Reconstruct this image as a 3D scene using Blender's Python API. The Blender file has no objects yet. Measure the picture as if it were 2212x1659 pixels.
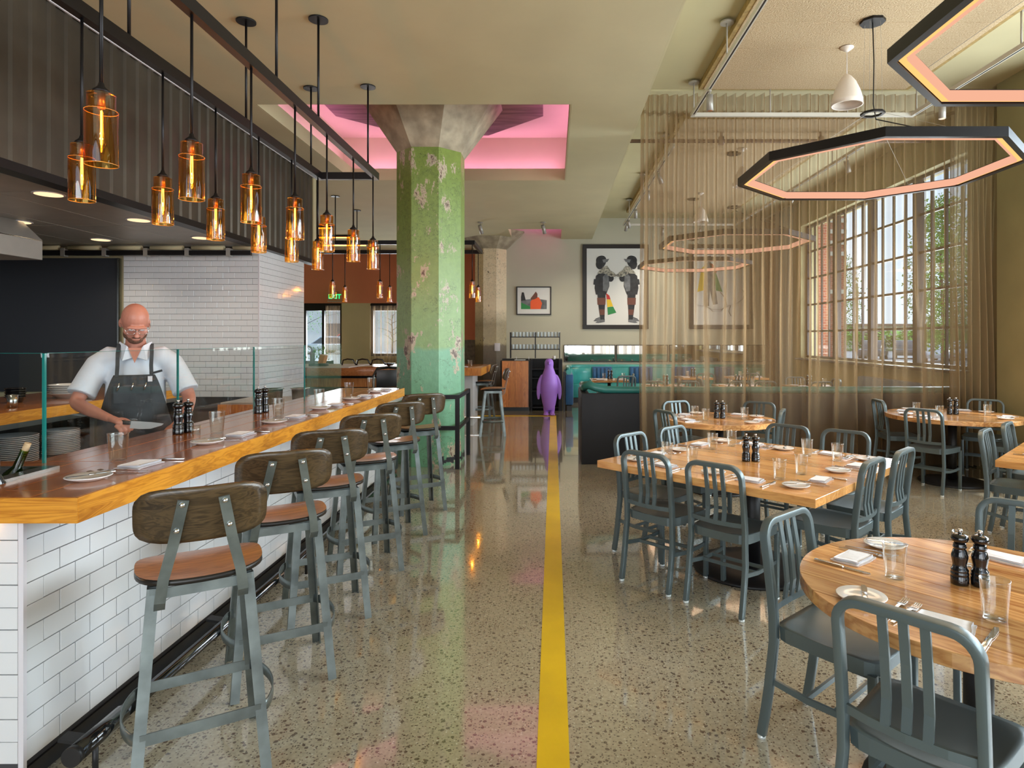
import bpy, bmesh, math, random
from mathutils import Vector, Matrix
random.seed(7)
R = math.radians
PI = math.pi
SC = bpy.context.scene
COL = SC.collection

# ------------------------------------------------------------------ camera, world, light, exposure
cam_d = bpy.data.cameras.new('camera')
cam = bpy.data.objects.new('camera', cam_d)
COL.objects.link(cam)
cam.location = (0, 0, 1.6)
cam.rotation_euler = (R(90), 0, 0)
cam_d.sensor_width = 36
cam_d.lens = 36 * 1378 / 2212
cam_d.shift_x = -89 / 2212
cam_d.shift_y = -99.5 / 2212
cam_d.clip_end = 400
SC.camera = cam
SC.view_settings.view_transform = 'Standard'
SC.view_settings.look = 'None'
SC.view_settings.exposure = 0.14
SC.view_settings.gamma = 1.0
SC.view_settings.use_curve_mapping = False
cy = SC.cycles
cy.max_bounces = 9
cy.diffuse_bounces = 4
cy.glossy_bounces = 4
cy.transmission_bounces = 6
cy.transparent_max_bounces = 24
cy.caustics_reflective = False
cy.caustics_refractive = False
cy.sample_clamp_indirect = 4
cy.use_denoising = True

W = bpy.data.worlds.new('sky')
SC.world = W
W.use_nodes = True
wn = W.node_tree.nodes
wl = W.node_tree.links
bg = wn['Background']
tc = wn.new('ShaderNodeTexCoord')
sep = wn.new('ShaderNodeSeparateXYZ')
wl.new(tc.outputs['Generated'], sep.inputs[0])
ramp = wn.new('ShaderNodeValToRGB')
ramp.color_ramp.elements[0].position = 0.0
ramp.color_ramp.elements[0].color = (0.72, 0.86, 1.0, 1)
ramp.color_ramp.elements[1].position = 0.6
ramp.color_ramp.elements[1].color = (0.42, 0.66, 1.0, 1)
wl.new(sep.outputs['Z'], ramp.inputs[0])
cl = wn.new('ShaderNodeTexNoise')
cl.inputs['Scale'].default_value = 3.0
cl.inputs['Detail'].default_value = 5
wl.new(tc.outputs['Generated'], cl.inputs['Vector'])
cr = wn.new('ShaderNodeValToRGB')
cr.color_ramp.elements[0].position = 0.52
cr.color_ramp.elements[1].position = 0.75
wl.new(cl.outputs['Fac'], cr.inputs[0])
mx = wn.new('ShaderNodeMixRGB')
mx.inputs[2].default_value = (1, 1, 1, 1)
wl.new(cr.outputs[0], mx.inputs[0])
wl.new(ramp.outputs[0], mx.inputs[1])
wl.new(mx.outputs[0], bg.inputs[0])
bg.inputs[1].default_value = 1.8


def light(kind, name, loc, energy, col=(1, 1, 1), size=1.0, size_y=None, direction=None, spread=None, portal=False, blend=None):
    d = bpy.data.lights.new(name, kind)
    d.energy = energy
    d.color = col
    if kind == 'AREA':
        d.shape = 'RECTANGLE'
        d.size = size
        d.size_y = size_y or size
        if spread: d.spread = spread
        if portal: d.cycles.is_portal = True
    elif kind == 'SUN':
        d.angle = R(1.5)
    else:
        d.shadow_soft_size = size
        if kind == 'SPOT':
            d.spot_size = spread or R(60)
            d.spot_blend = blend if blend is not None else 0.6
    o = bpy.data.objects.new(name, d)
    COL.objects.link(o)
    o.location = loc
    if direction is not None:
        o.rotation_euler = Vector(direction).to_track_quat('-Z', 'Y').to_euler()
        if kind == 'AREA' and direction[2] > .6:      # strip lights shining up: keep their sides along the room's axes
            z = -Vector(direction).normalized(); y = Vector((0, 1, 0)); x = y.cross(z).normalized(); y = z.cross(x)
            o.rotation_euler = Matrix((x, y, z)).transposed().to_euler()
    return o


light('SUN', 'sunlight', (20, -5, 30), 3.6, (1, .95, .86), direction=(-.40, .16, -1))
# daylight standing in the window openings (portals: they only guide the sky's own light)
light('AREA', 'window_portal', (5.95, 11.4, 2.65), 1, size=5.8, size_y=3.0, direction=(-1, 0, 0), portal=True)
light('AREA', 'window_portal', (5.95, 3.6, 2.65), 1, size=7.0, size_y=3.0, direction=(-1, 0, 0), portal=True)
# area lamps added outside the windows, tilted up to boost daylight indoors
light('AREA', 'daylight', (6.5, 3.4, 2.3), 1080, (.86, .94, 1.0), 7.2, 3.4, (-1, 0, .22))
light('AREA', 'daylight', (.2, -4.9, 2.0), 660, (.95, .98, 1.0), 11, 4.2, (0, 1, .14))
light('AREA', 'daylight', (-5.6, 19.9, 1.2), 420, (.95, .97, 1.0), 3.6, 2.2, (0, -1, .22))
light('AREA', 'daylight', (6.9, 11.4, 1.9), 620, (.90, .95, 1.0), 5.6, 2.4, (-1, 0, .28))

# ------------------------------------------------------------------ materials
def nodes(m):
    m.use_nodes = True
    return m.node_tree.nodes, m.node_tree.links


def mat(name, col, rough=.5, metal=0.0, var=0.0, scale=6, bump=0.0, coat=0.0, col2=None, emit=None, es=0.0, stretch=None, spec=.5, sheen=0.0, alpha=1.0):
    m = bpy.data.materials.new(name)
    n, l = nodes(m)
    b = n['Principled BSDF']
    b.inputs['Base Color'].default_value = (*col, 1)
    b.inputs['Roughness'].default_value = rough
    b.inputs['Metallic'].default_value = metal
    b.inputs['Coat Weight'].default_value = coat
    b.inputs['Coat Roughness'].default_value = .08
    b.inputs['Specular IOR Level'].default_value = spec
    b.inputs['Sheen Weight'].default_value = sheen
    if emit:
        b.inputs['Emission Color'].default_value = (*emit, 1)
        b.inputs['Emission Strength'].default_value = es
    if var or col2 or bump:
        t = n.new('ShaderNodeTexCoord')
        mp = n.new('ShaderNodeMapping')
        if stretch: mp.inputs['Scale'].default_value = stretch
        l.new(t.outputs['Object'], mp.inputs[0])
        no = n.new('ShaderNodeTexNoise')
        no.inputs['Scale'].default_value = scale
        no.inputs['Detail'].default_value = 6
        l.new(mp.outputs[0], no.inputs['Vector'])
        if var or col2:
            r = n.new('ShaderNodeValToRGB')
            r.color_ramp.elements[0].position = .35
            r.color_ramp.elements[1].position = .65
            c2 = col2 or tuple(c * (1 - var) for c in col)
            r.color_ramp.elements[0].color = (*c2, 1)
            r.color_ramp.elements[1].color = (*col, 1)
            l.new(no.outputs['Fac'], r.inputs[0])
            l.new(r.outputs[0], b.inputs['Base Color'])
        if bump:
            bp = n.new('ShaderNodeBump')
            bp.inputs['Strength'].default_value = bump
            bp.inputs['Distance'].default_value = .01
            l.new(no.outputs['Fac'], bp.inputs['Height'])
            l.new(bp.outputs[0], b.inputs['Normal'])
    return m


def wood(name, c1, c2, rough=.3, coat=.3, scale=1.0, axis='X', rnd=.35, knots=0.0):
    m = bpy.data.materials.new(name)
    n, l = nodes(m)
    b = n['Principled BSDF']
    b.inputs['Roughness'].default_value = rough
    b.inputs['Coat Weight'].default_value = coat
    b.inputs['Coat Roughness'].default_value = .12
    t = n.new('ShaderNodeTexCoord')
    oi = n.new('ShaderNodeObjectInfo')
    mp = n.new('ShaderNodeMapping')
    s = {'X': (.9, 9, 9), 'Y': (9, .9, 9), 'Z': (9, 9, .9)}[axis]
    mp.inputs['Scale'].default_value = tuple(v * scale for v in s)
    add = n.new('ShaderNodeVectorMath')
    add.operation = 'MULTIPLY_ADD'
    l.new(oi.outputs['Random'], add.inputs[0])
    add.inputs[1].default_value = (37, 11, 23)
    l.new(t.outputs['Object'], add.inputs[2])
    l.new(add.outputs[0], mp.inputs[0])
    no = n.new('ShaderNodeTexNoise')
    no.inputs['Scale'].default_value = 1.6
    no.inputs['Detail'].default_value = 8
    no.inputs['Distortion'].default_value = .6
    l.new(mp.outputs[0], no.inputs['Vector'])
    wv = n.new('ShaderNodeMath')
    wv.operation = 'MULTIPLY'
    wv.inputs[1].default_value = 9
    l.new(no.outputs['Fac'], wv.inputs[0])
    fr = n.new('ShaderNodeMath')
    fr.operation = 'PINGPONG'
    fr.inputs[1].default_value = .5
    l.new(wv.outputs[0], fr.inputs[0])
    m2 = n.new('ShaderNodeMath')
    m2.operation = 'MULTIPLY_ADD'
    m2.inputs[1].default_value = 1.1
    l.new(fr.outputs[0], m2.inputs[0])
    l.new(no.outputs['Fac'], m2.inputs[2])
    r = n.new('ShaderNodeValToRGB')
    r.color_ramp.elements[0].position = .35
    r.color_ramp.elements[1].position = 1.0
    r.color_ramp.elements[0].color = (*c1, 1)
    r.color_ramp.elements[1].color = (*c2, 1)
    l.new(m2.outputs[0], r.inputs[0])
    hs = n.new('ShaderNodeHueSaturation')
    ma = n.new('ShaderNodeMapRange')
    ma.inputs[3].default_value = 1 - rnd
    ma.inputs[4].default_value = 1 + rnd * .6
    l.new(oi.outputs['Random'], ma.inputs[0])
    l.new(ma.outputs[0], hs.inputs['Value'])
    l.new(r.outputs[0], hs.inputs['Color'])
    l.new(hs.outputs[0], b.inputs['Base Color'])
    bp = n.new('ShaderNodeBump')
    bp.inputs['Strength'].default_value = .08
    bp.inputs['Distance'].default_value = .005
    l.new(no.outputs['Fac'], bp.inputs['Height'])
    l.new(bp.outputs[0], b.inputs['Normal'])
    return m


def glassy(name, tint=(1, 1, 1), gl=1.0, rough=0.0, f0=1.45, edge=None, graze=.8):
    """thin glass: clear or tinted transparency with a Fresnel reflection"""
    m = bpy.data.materials.new(name)
    n, l = nodes(m)
    n.remove(n['Principled BSDF'])
    tr = n.new('ShaderNodeBsdfTransparent')
    gs = n.new('ShaderNodeBsdfGlossy')
    gs.inputs['Roughness'].default_value = rough
    gs.inputs['Color'].default_value = (gl, gl, gl, 1)
    f_ = n.new('ShaderNodeLayerWeight')
    f_.inputs[0].default_value = .5
    pw = n.new('ShaderNodeMath'); pw.operation = 'POWER'; pw.inputs[1].default_value = 4.0
    l.new(f_.outputs['Facing'], pw.inputs[0])
    fr = n.new('ShaderNodeMath'); fr.operation = 'MULTIPLY_ADD'
    r0 = ((f0 - 1) / (f0 + 1)) ** 2
    fr.inputs[1].default_value = graze - r0; fr.inputs[2].default_value = r0 * 1.3
    l.new(pw.outputs[0], fr.inputs[0])
    if edge:
        lw = n.new('ShaderNodeLayerWeight')
        lw.inputs[0].default_value = .35
        mc = n.new('ShaderNodeMixRGB')
        mc.inputs[1].default_value = (*tint, 1)
        mc.inputs[2].default_value = (*edge, 1)
        l.new(lw.outputs['Facing'], mc.inputs[0])
        l.new(mc.outputs[0], tr.inputs[0])
    else:
        tr.inputs[0].default_value = (*tint, 1)
    mi = n.new('ShaderNodeMixShader')
    l.new(fr.outputs[0], mi.inputs[0])
    l.new(tr.outputs[0], mi.inputs[1])
    l.new(gs.outputs[0], mi.inputs[2])
    l.new(mi.outputs[0], n['Material Output'].inputs[0])
    return m


def emis(name, col, s):
    m = bpy.data.materials.new(name)
    n, l = nodes(m)
    n.remove(n['Principled BSDF'])
    e = n.new('ShaderNodeEmission')
    e.inputs[0].default_value = (*col, 1)
    e.inputs[1].default_value = s
    l.new(e.outputs[0], n['Material Output'].inputs[0])
    return m


def sheer(name, col, a0=.42, spread=.5):
    """woven sheer: the share of thread it shows grows as the cloth turns edge-on"""
    m = bpy.data.materials.new(name)
    n, l = nodes(m)
    b = n['Principled BSDF']
    n.remove(b)
    df = n.new('ShaderNodeBsdfDiffuse')
    df.inputs[0].default_value = (*col, 1)
    tl = n.new('ShaderNodeBsdfTranslucent')
    tl.inputs[0].default_value = (*col, 1)
    sh = n.new('ShaderNodeBsdfSheen') if hasattr(bpy.types, 'ShaderNodeBsdfSheen') else None
    mi = n.new('ShaderNodeMixShader')
    mi.inputs[0].default_value = .45
    l.new(df.outputs[0], mi.inputs[1])
    l.new(tl.outputs[0], mi.inputs[2])
    gl = n.new('ShaderNodeBsdfGlossy')
    gl.inputs['Roughness'].default_value = .42
    gl.inputs['Color'].default_value = (*[min(1, c * 1.6) for c in col], 1)
    mg = n.new('ShaderNodeMixShader')
    mg.inputs[0].default_value = .14
    l.new(mi.outputs[0], mg.inputs[1])
    l.new(gl.outputs[0], mg.inputs[2])
    tr = n.new('ShaderNodeBsdfTransparent')
    lw = n.new('ShaderNodeLayerWeight')
    lw.inputs[0].default_value = .5
    mr = n.new('ShaderNodeMapRange')
    mr.inputs[1].default_value = 0.0
    mr.inputs[2].default_value = .85
    mr.inputs[3].default_value = a0
    mr.inputs[4].default_value = .97
    l.new(lw.outputs['Facing'], mr.inputs[0])
    mo = n.new('ShaderNodeMixShader')
    l.new(mr.outputs[0], mo.inputs[0])
    l.new(tr.outputs[0], mo.inputs[1])
    l.new(mg.outputs[0], mo.inputs[2])
    l.new(mo.outputs[0], n['Material Output'].inputs[0])
    return m


def floor_mat():
    m = bpy.data.materials.new('polished_terrazzo')
    n, l = nodes(m)
    b = n['Principled BSDF']
    b.inputs['Roughness'].default_value = .13
    b.inputs['Specular IOR Level'].default_value = .9
    b.inputs['Coat Weight'].default_value = .9
    b.inputs['Coat Roughness'].default_value = .035
    t = n.new('ShaderNodeTexCoord')
    big = n.new('ShaderNodeTexNoise')
    big.inputs['Scale'].default_value = .9
    big.inputs['Detail'].default_value = 5
    l.new(t.outputs['Object'], big.inputs['Vector'])
    r0 = n.new('ShaderNodeValToRGB')
    r0.color_ramp.elements[0].position = .3
    r0.color_ramp.elements[0].color = (.36, .315, .215, 1)
    r0.color_ramp.elements[1].position = .7
    r0.color_ramp.elements[1].color = (.47, .425, .315, 1)
    l.new(big.outputs['Fac'], r0.inputs[0])
    last = r0.outputs[0]
    fine = n.new('ShaderNodeTexNoise')
    fine.inputs['Scale'].default_value = 60
    fine.inputs['Detail'].default_value = 4
    l.new(t.outputs['Object'], fine.inputs['Vector'])
    mf = n.new('ShaderNodeMixRGB')
    mf.blend_type = 'OVERLAY'
    mf.inputs[0].default_value = .45
    l.new(last, mf.inputs[1])
    l.new(fine.outputs['Fac'], mf.inputs[2])
    last = mf.outputs[0]
    for sc, dist, thr, c in ((36, .29, .52, (.075, .045, .033)), (85, .31, .42, (.07, .045, .035)), (60, .26, .78, (.14, .06, .04)), (75, .26, .85, (.66, .63, .52))):
        v = n.new('ShaderNodeTexVoronoi')
        v.inputs['Scale'].default_value = sc
        v.inputs['Randomness'].default_value = 1
        ad = n.new('ShaderNodeVectorMath')
        ad.operation = 'MULTIPLY_ADD'
        ad.inputs[1].default_value = (.012, .012, .012)
        l.new(fine.outputs['Color'], ad.inputs[0])
        l.new(t.outputs['Object'], ad.inputs[2])
        l.new(ad.outputs[0], v.inputs['Vector'])
        lt = n.new('ShaderNodeMath')
        lt.operation = 'LESS_THAN'
        lt.inputs[1].default_value = dist
        l.new(v.outputs['Distance'], lt.inputs[0])
        sp = n.new('ShaderNodeSeparateColor')
        l.new(v.outputs['Color'], sp.inputs[0])
        gt = n.new('ShaderNodeMath')
        gt.operation = 'GREATER_THAN'
        gt.inputs[1].default_value = thr
        l.new(sp.outputs[0], gt.inputs[0])
        mu = n.new('ShaderNodeMath')
        mu.operation = 'MULTIPLY'
        l.new(lt.outputs[0], mu.inputs[0])
        l.new(gt.outputs[0], mu.inputs[1])
        mu2 = n.new('ShaderNodeMath')
        mu2.operation = 'MULTIPLY'
        mu2.inputs[1].default_value = .8
        l.new(mu.outputs[0], mu2.inputs[0])
        mc = n.new('ShaderNodeMixRGB')
        mc.inputs[2].default_value = (*c, 1)
        l.new(mu2.outputs[0], mc.inputs[0])
        l.new(last, mc.inputs[1])
        last = mc.outputs[0]
    l.new(last, b.inputs['Base Color'])
    rn = n.new('ShaderNodeMapRange')
    rn.inputs[3].default_value = .05
    rn.inputs[4].default_value = .15
    l.new(big.outputs['Fac'], rn.inputs[0])
    l.new(rn.outputs[0], b.inputs['Roughness'])
    return m


def column_mat(name, bands, peel, peel_amt, crack=0.0):
    """old painted concrete: paint coats change with height, flakes show the concrete"""
    m = bpy.data.materials.new(name)
    n, l = nodes(m)
    b = n['Principled BSDF']
    b.inputs['Roughness'].default_value = .32
    t = n.new('ShaderNodeTexCoord')
    s = n.new('ShaderNodeSeparateXYZ')
    l.new(t.outputs['Object'], s.inputs[0])
    no = n.new('ShaderNodeTexNoise')
    no.inputs['Scale'].default_value = 4.5
    no.inputs['Detail'].default_value = 9
    no.inputs['Roughness'].default_value = .65
    l.new(t.outputs['Object'], no.inputs['Vector'])
    ad = n.new('ShaderNodeMath')
    ad.operation = 'MULTIPLY_ADD'
    ad.inputs[1].default_value = .12
    l.new(no.outputs['Fac'], ad.inputs[0])
    l.new(s.outputs['Z'], ad.inputs[2])
    dv = n.new('ShaderNodeMath')
    dv.operation = 'DIVIDE'
    dv.inputs[1].default_value = 4.2
    l.new(ad.outputs[0], dv.inputs[0])
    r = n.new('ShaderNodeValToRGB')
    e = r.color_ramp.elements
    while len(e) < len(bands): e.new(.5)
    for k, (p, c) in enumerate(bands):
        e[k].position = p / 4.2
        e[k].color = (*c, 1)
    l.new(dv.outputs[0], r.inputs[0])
    last = r.outputs[0]
    ft = n.new('ShaderNodeTexNoise')
    ft.inputs['Scale'].default_value = 18
    ft.inputs['Detail'].default_value = 8
    l.new(t.outputs['Object'], ft.inputs['Vector'])
    mo = n.new('ShaderNodeMixRGB')
    mo.blend_type = 'OVERLAY'
    mo.inputs[0].default_value = .22
    l.new(last, mo.inputs[1])
    l.new(ft.outputs['Fac'], mo.inputs[2])
    last = mo.outputs[0]
    pn = n.new('ShaderNodeTexNoise')
    pn.inputs['Scale'].default_value = 3.0
    pn.inputs['Detail'].default_value = 12
    pn.inputs['Roughness'].default_value = .72
    mp = n.new('ShaderNodeMapping')
    mp.inputs['Scale'].default_value = (1.6, 1.6, .8)
    mp.inputs['Location'].default_value = (3.3, 1.7, .6)
    l.new(t.outputs['Object'], mp.inputs[0])
    l.new(mp.outputs[0], pn.inputs['Vector'])
    pr = n.new('ShaderNodeValToRGB')
    pr.color_ramp.elements[0].position = peel_amt
    pr.color_ramp.elements[1].position = peel_amt + .012
    l.new(pn.outputs['Fac'], pr.inputs[0])
    cc = n.new('ShaderNodeMixRGB')
    cc.inputs[1].default_value = (*peel, 1)
    cc.inputs[2].default_value = (.13, .075, .055, 1)
    pr2 = n.new('ShaderNodeValToRGB')
    pr2.color_ramp.elements[0].position = peel_amt + .05
    pr2.color_ramp.elements[1].position = peel_amt + .07
    l.new(pn.outputs['Fac'], pr2.inputs[0])
    l.new(pr2.outputs[0], cc.inputs[0])
    mi = n.new('ShaderNodeMixRGB')
    l.new(pr.outputs[0], mi.inputs[0])
    l.new(last, mi.inputs[1])
    l.new(cc.outputs[0], mi.inputs[2])
    l.new(mi.outputs[0], b.inputs['Base Color'])
    vo = n.new('ShaderNodeTexVoronoi'); vo.feature = 'DISTANCE_TO_EDGE'; vo.inputs['Scale'].default_value = 7
    va = n.new('ShaderNodeVectorMath'); va.operation = 'MULTIPLY_ADD'; va.inputs[1].default_value = (.35, .35, .35)
    l.new(ft.outputs['Color'], va.inputs[0]); l.new(t.outputs['Object'], va.inputs[2]); l.new(va.outputs[0], vo.inputs['Vector'])
    vl = n.new('ShaderNodeMath'); vl.operation = 'LESS_THAN'; vl.inputs[1].default_value = .016
    l.new(vo.outputs['Distance'], vl.inputs[0])
    vn = n.new('ShaderNodeTexNoise'); vn.inputs['Scale'].default_value = 1.7; l.new(t.outputs['Object'], vn.inputs['Vector'])
    vg = n.new('ShaderNodeMath'); vg.operation = 'GREATER_THAN'; vg.inputs[1].default_value = .50; l.new(vn.outputs['Fac'], vg.inputs[0])
    vm = n.new('ShaderNodeMath'); vm.operation = 'MULTIPLY'; l.new(vl.outputs[0], vm.inputs[0]); l.new(vg.outputs[0], vm.inputs[1])
    v5 = n.new('ShaderNodeMath'); v5.operation = 'MULTIPLY'; v5.inputs[1].default_value = .75; l.new(vm.outputs[0], v5.inputs[0])
    mk = n.new('ShaderNodeMixRGB'); mk.inputs[2].default_value = (.05, .06, .03, 1)
    l.new(v5.outputs[0], mk.inputs[0]); l.new(mi.outputs[0], mk.inputs[1]); l.new(mk.outputs[0], b.inputs['Base Color'])
    bp = n.new('ShaderNodeBump')
    bp.inputs['Strength'].default_value = .35
    bp.inputs['Distance'].default_value = .02
    l.new(pn.outputs['Fac'], bp.inputs['Height'])
    l.new(bp.outputs[0], b.inputs['Normal'])
    return m


def brick_mat():
    m = bpy.data.materials.new('red_brick')
    n, l = nodes(m)
    b = n['Principled BSDF']
    b.inputs['Roughness'].default_value = .85
    t = n.new('ShaderNodeTexCoord')
    mp = n.new('ShaderNodeMapping')
    mp.inputs['Rotation'].default_value = (R(90), 0, 0)
    l.new(t.outputs['Object'], mp.inputs[0])
    k = n.new('ShaderNodeTexBrick')
    k.inputs['Color1'].default_value = (.30, .06, .035, 1)
    k.inputs['Color2'].default_value = (.40, .10, .05, 1)
    k.inputs['Mortar'].default_value = (.45, .36, .28, 1)
    k.inputs['Scale'].default_value = 4
    l.new(mp.outputs[0], k.inputs['Vector'])
    l.new(k.outputs[0], b.inputs['Base Color'])
    return m


MT = dict(
    floor=floor_mat(),
    beige=mat('beige_plaster', (.60, .545, .345), .8, var=.07, scale=1.4, bump=.04),
    beige_dark=mat('khaki_plaster', (.54, .48, .29), .8, var=.08, scale=1.3, bump=.04),
    wallgrey=mat('sage_grey_paint', (.50, .485, .375), .75, var=.05, scale=1.2, bump=.03),
    orange=mat('terracotta_paint', (.62, .22, .115), .8, var=.1, scale=1.2),
    raw=mat('raw_plaster', (.36, .37, .24), .8, var=.22, scale=2.2, bump=.15),
    olive=mat('olive_plaster', (.33, .295, .15), .8, var=.15, scale=1.5, bump=.08),
    concrete=mat('old_concrete', (.47, .40, .28), .85, var=.42, scale=5, bump=.5),
    concrete_dark=mat('stained_concrete', (.30, .20, .16), .85, var=.45, scale=3, bump=.5, stretch=(.6, 4, 4)),
    panel=mat('wood_wool_board', (.60, .47, .30), .95, col2=(.45, .32, .18), scale=70, bump=.9),
    panel_side=mat('raw_board_edge', (.42, .28, .10), .9, var=.3, scale=20),
    dark_metal=mat('blackened_steel', (.018, .016, .017), .38, .6),
    black=mat('black_paint', (.012, .012, .013), .45),
    black_gloss=mat('black_lacquer', (.006, .006, .007), .08, coat=.6),
    corr=mat('corrugated_metal', (.105, .088, .066), .42, .55, var=.3, scale=2),
    steel=mat('stainless_steel', (.52, .54, .52), .24, 1.0, var=.1, scale=8, stretch=(1, 30, 1)),
    steel_panel=mat('stainless_ceiling', (.44, .42, .38), .42, .45, var=.1, scale=5),
    chrome=mat('polished_steel', (.75, .75, .75), .12, 1.0),
    stool_metal=mat('raw_steel', (.235, .275, .27), .34, .62, var=.45, scale=7, bump=.03),
    navy=mat('powder_grey_aluminium', (.118, .155, .162), .36, .35),
    clear_glide=mat('clear_plastic', (.7, .75, .75), .1, .2),
    white=mat('glazed_white_tile', (.74, .76, .78), .12, coat=.3, spec=.5),
    grout=mat('dark_grout', (.055, .055, .06), .9),
    white_trim=mat('white_metal_trim', (.70, .68, .72), .3),
    porcelain=mat('white_porcelain', (.80, .80, .80), .12, coat=.4),
    linen=mat('white_linen', (.80, .81, .86), .9, bump=.25, scale=40, sheen=.2),
    yellow=mat('yellow_floor_paint', (.85, .58, .01), .35, var=.12, scale=3),
    purple=mat('violet_plastic', (.37, .18, .72), .5),
    teal=mat('teal_leather', (.055, .36, .34), .32, var=.2, scale=5, bump=.05),
    teal_dark=mat('green_leather', (.035, .20, .17), .35, var=.2, scale=5, bump=.05),
    blue=mat('blue_velvet', (.008, .10, .26), .6, var=.25, scale=6, sheen=.4),
    divider=mat('black_stained_ply', (.016, .017, .020), .55, var=.2, scale=3, spec=.3),
    board=mat('slate_black_panel', (.035, .038, .045), .28),
    mirror=mat('antique_mirror', (.78, .76, .68), .03, 1.0),
    frame=mat('black_picture_frame', (.012, .009, .008), .4),
    paper=mat('art_paper', (.72, .73, .70), .5),
    track=mat('white_track', (.58, .55, .48), .4),
    track_side=mat('grey_track_body', (.36, .33, .28), .45),
    spot=mat('grey_spotlight_can', (.38, .36, .33), .4, .3),
    bell=mat('matte_white_shade', (.78, .70, .62), .5),
    ply=mat('dark_ply_edge', (.012, .010, .009), .35),
    leather=mat('black_leather', (.012, .012, .013), .35),
    skin=mat('skin', (.56, .235, .165), .45, var=.12, scale=9),
    shirt=mat('white_shirt', (.68, .72, .80), .85, bump=.3, scale=10),
    apron=mat('grey_denim_apron', (.055, .062, .070), .85, var=.3, scale=14, bump=.1),
    trousers=mat('dark_trousers', (.02, .021, .024), .8),
    asphalt=mat('asphalt', (.34, .34, .34), .9, var=.15, scale=.6),
    kerb=mat('pale_concrete', (.55, .54, .50), .9, var=.1, scale=1),
    lawn=mat('grass', (.10, .20, .04), .95, var=.5, scale=3),
    leaf=mat('tree_leaves', (.24, .52, .08), .7, col2=(.10, .30, .04), scale=2),
    bark=mat('bark', (.12, .09, .06), .9, var=.4, scale=12, bump=.4),
    brick=brick_mat(),
    band=mat('limestone_band', (.66, .62, .52), .8),
    tyre=mat('tyre_rubber', (.015, .015, .016), .7),
    carglass=mat('car_window', (.03, .035, .04), .05, coat=.5),
    copper=mat('copper_lip', (.65, .28, .13), .3, .9),
    cork=mat('cork', (.60, .42, .24), .8, var=.3, scale=50),
    foil=mat('dark_foil', (.02, .022, .045), .3, .5),
    bottle=glassy('green_bottle_glass', (.30, .48, .06), .9, edge=(.05, .14, .01)),
    glass=glassy('clear_glass', (.985, .99, .988), 1.0, f0=1.6, edge=(.86, .90, .89), graze=1.0),
    pane=glassy('window_glass', (.93, .96, .95), .8),
    shield=glassy('shield_glass', (.965, .985, .98), .9, graze=.35),
    glass_edge=mat('green_glass_edge', (.012, .19, .17), .1, coat=.5, emit=None),
    amber=glassy('amber_glass', (1.0, .64, .17), 1.0, f0=1.7, edge=(.86, .40, .05)),
    blade=mat('brushed_blade', (.80, .82, .85), .38, .5),
    rail_steel=mat('dark_polished_steel', (.16, .16, .17), .14, 1.0),
    rack_glass=mat('rack_glass_white_glints', (.66, .74, .74), .12, coat=.6),
    amber_rim=mat('amber_glass_rim', (.75, .30, .03), .08, coat=.8),
    bulb=emis('glowing_filament', (1.0, .52, .13), 34),
    bulb_glass=glassy('bulb_glass', (1, .86, .55), 1.0),
    ring_bottom=emis('warm_led_channel', (1.0, .53, .17), 1.15),
    ring_inner=emis('warm_led_diffuser', (1.0, .50, .33), .86),
    pinkled=emis('pink_led_strip', (1.0, .50, .92), 2.5),
    heater=emis('orange_tube_lamp', (1.0, .36, .08), 5),
    down=emis('warm_downlight', (1.0, .70, .40), 1.3),
    underglow=emis('warm_under_counter_strip', (1.0, .55, .20), 30),
    exit=emis('green_exit_lettering', (.02, 1.0, .22), 1.4),
    curtain=sheer('bronze_sheer', (.35, .24, .13), .36),
    curtain_pale=sheer('pale_sheer', (.50, .55, .56), .6),
    curtain_thin=sheer('thin_brown_sheer', (.34, .24, .15), .10),
    curtain_gather=sheer('olive_gathered_cloth', (.42, .33, .20), .80),
    curtain_dark=sheer('brown_sheer', (.26, .16, .10), .5),
    counter=wood('fir_counter_reflection_tint', (.30, .085, .022), (.47, .175, .055), .16, .5, axis='Y', rnd=.18),  # same fir as the edges; the top's reflections are put into this darker red
    counter_edge=wood('sawn_fir_edge', (.50, .17, .012), (.78, .34, .035), .3, .3, axis='Y', scale=1.6, rnd=.1),
    counter_edge_x=wood('sawn_fir_edge_cross', (.50, .17, .012), (.78, .34, .035), .3, .3, axis='X', scale=1.6, rnd=.1),
    table_pale=wood('pale_fir_boards', (.56, .23, .065), (.76, .40, .135), .18, .45, scale=.7, rnd=.25),
    table_red=wood('cherry_boards', (.46, .165, .045), (.86, .47, .18), .18, .45, scale=.62, rnd=.42),
    cabinet=wood('orange_fir_panel', (.50, .14, .03), (.78, .30, .07), .35, .2, axis='Z', rnd=.3),
    seatwood=wood('walnut_seat', (.24, .080, .018), (.50, .20, .060), .30, .3, axis='X', scale=1.6, rnd=.15),
    backwood=wood('dark_walnut_back', (.024, .015, .008), (.088, .056, .026), .32, .25, axis='X', scale=1.8, rnd=.2),
    col_green=column_mat('green_painted_concrete', [(0, (.15, .36, .20)), (1.50, (.19, .43, .26)), (1.56, (.25, .40, .16)), (2.9, (.23, .345, .10)), (3.8, (.19, .27, .05))], (.50, .42, .30), .565),
    col_cream=column_mat('stained_cream_concrete', [(0, (.030, .020, .012)), (.9, (.075, .05, .025)), (1.46, (.15, .105, .05)), (1.52, (.42, .34, .18)), (2.0, (.34, .27, .15)), (2.4, (.72, .59, .38))], (.12, .09, .06), .63),
)

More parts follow.
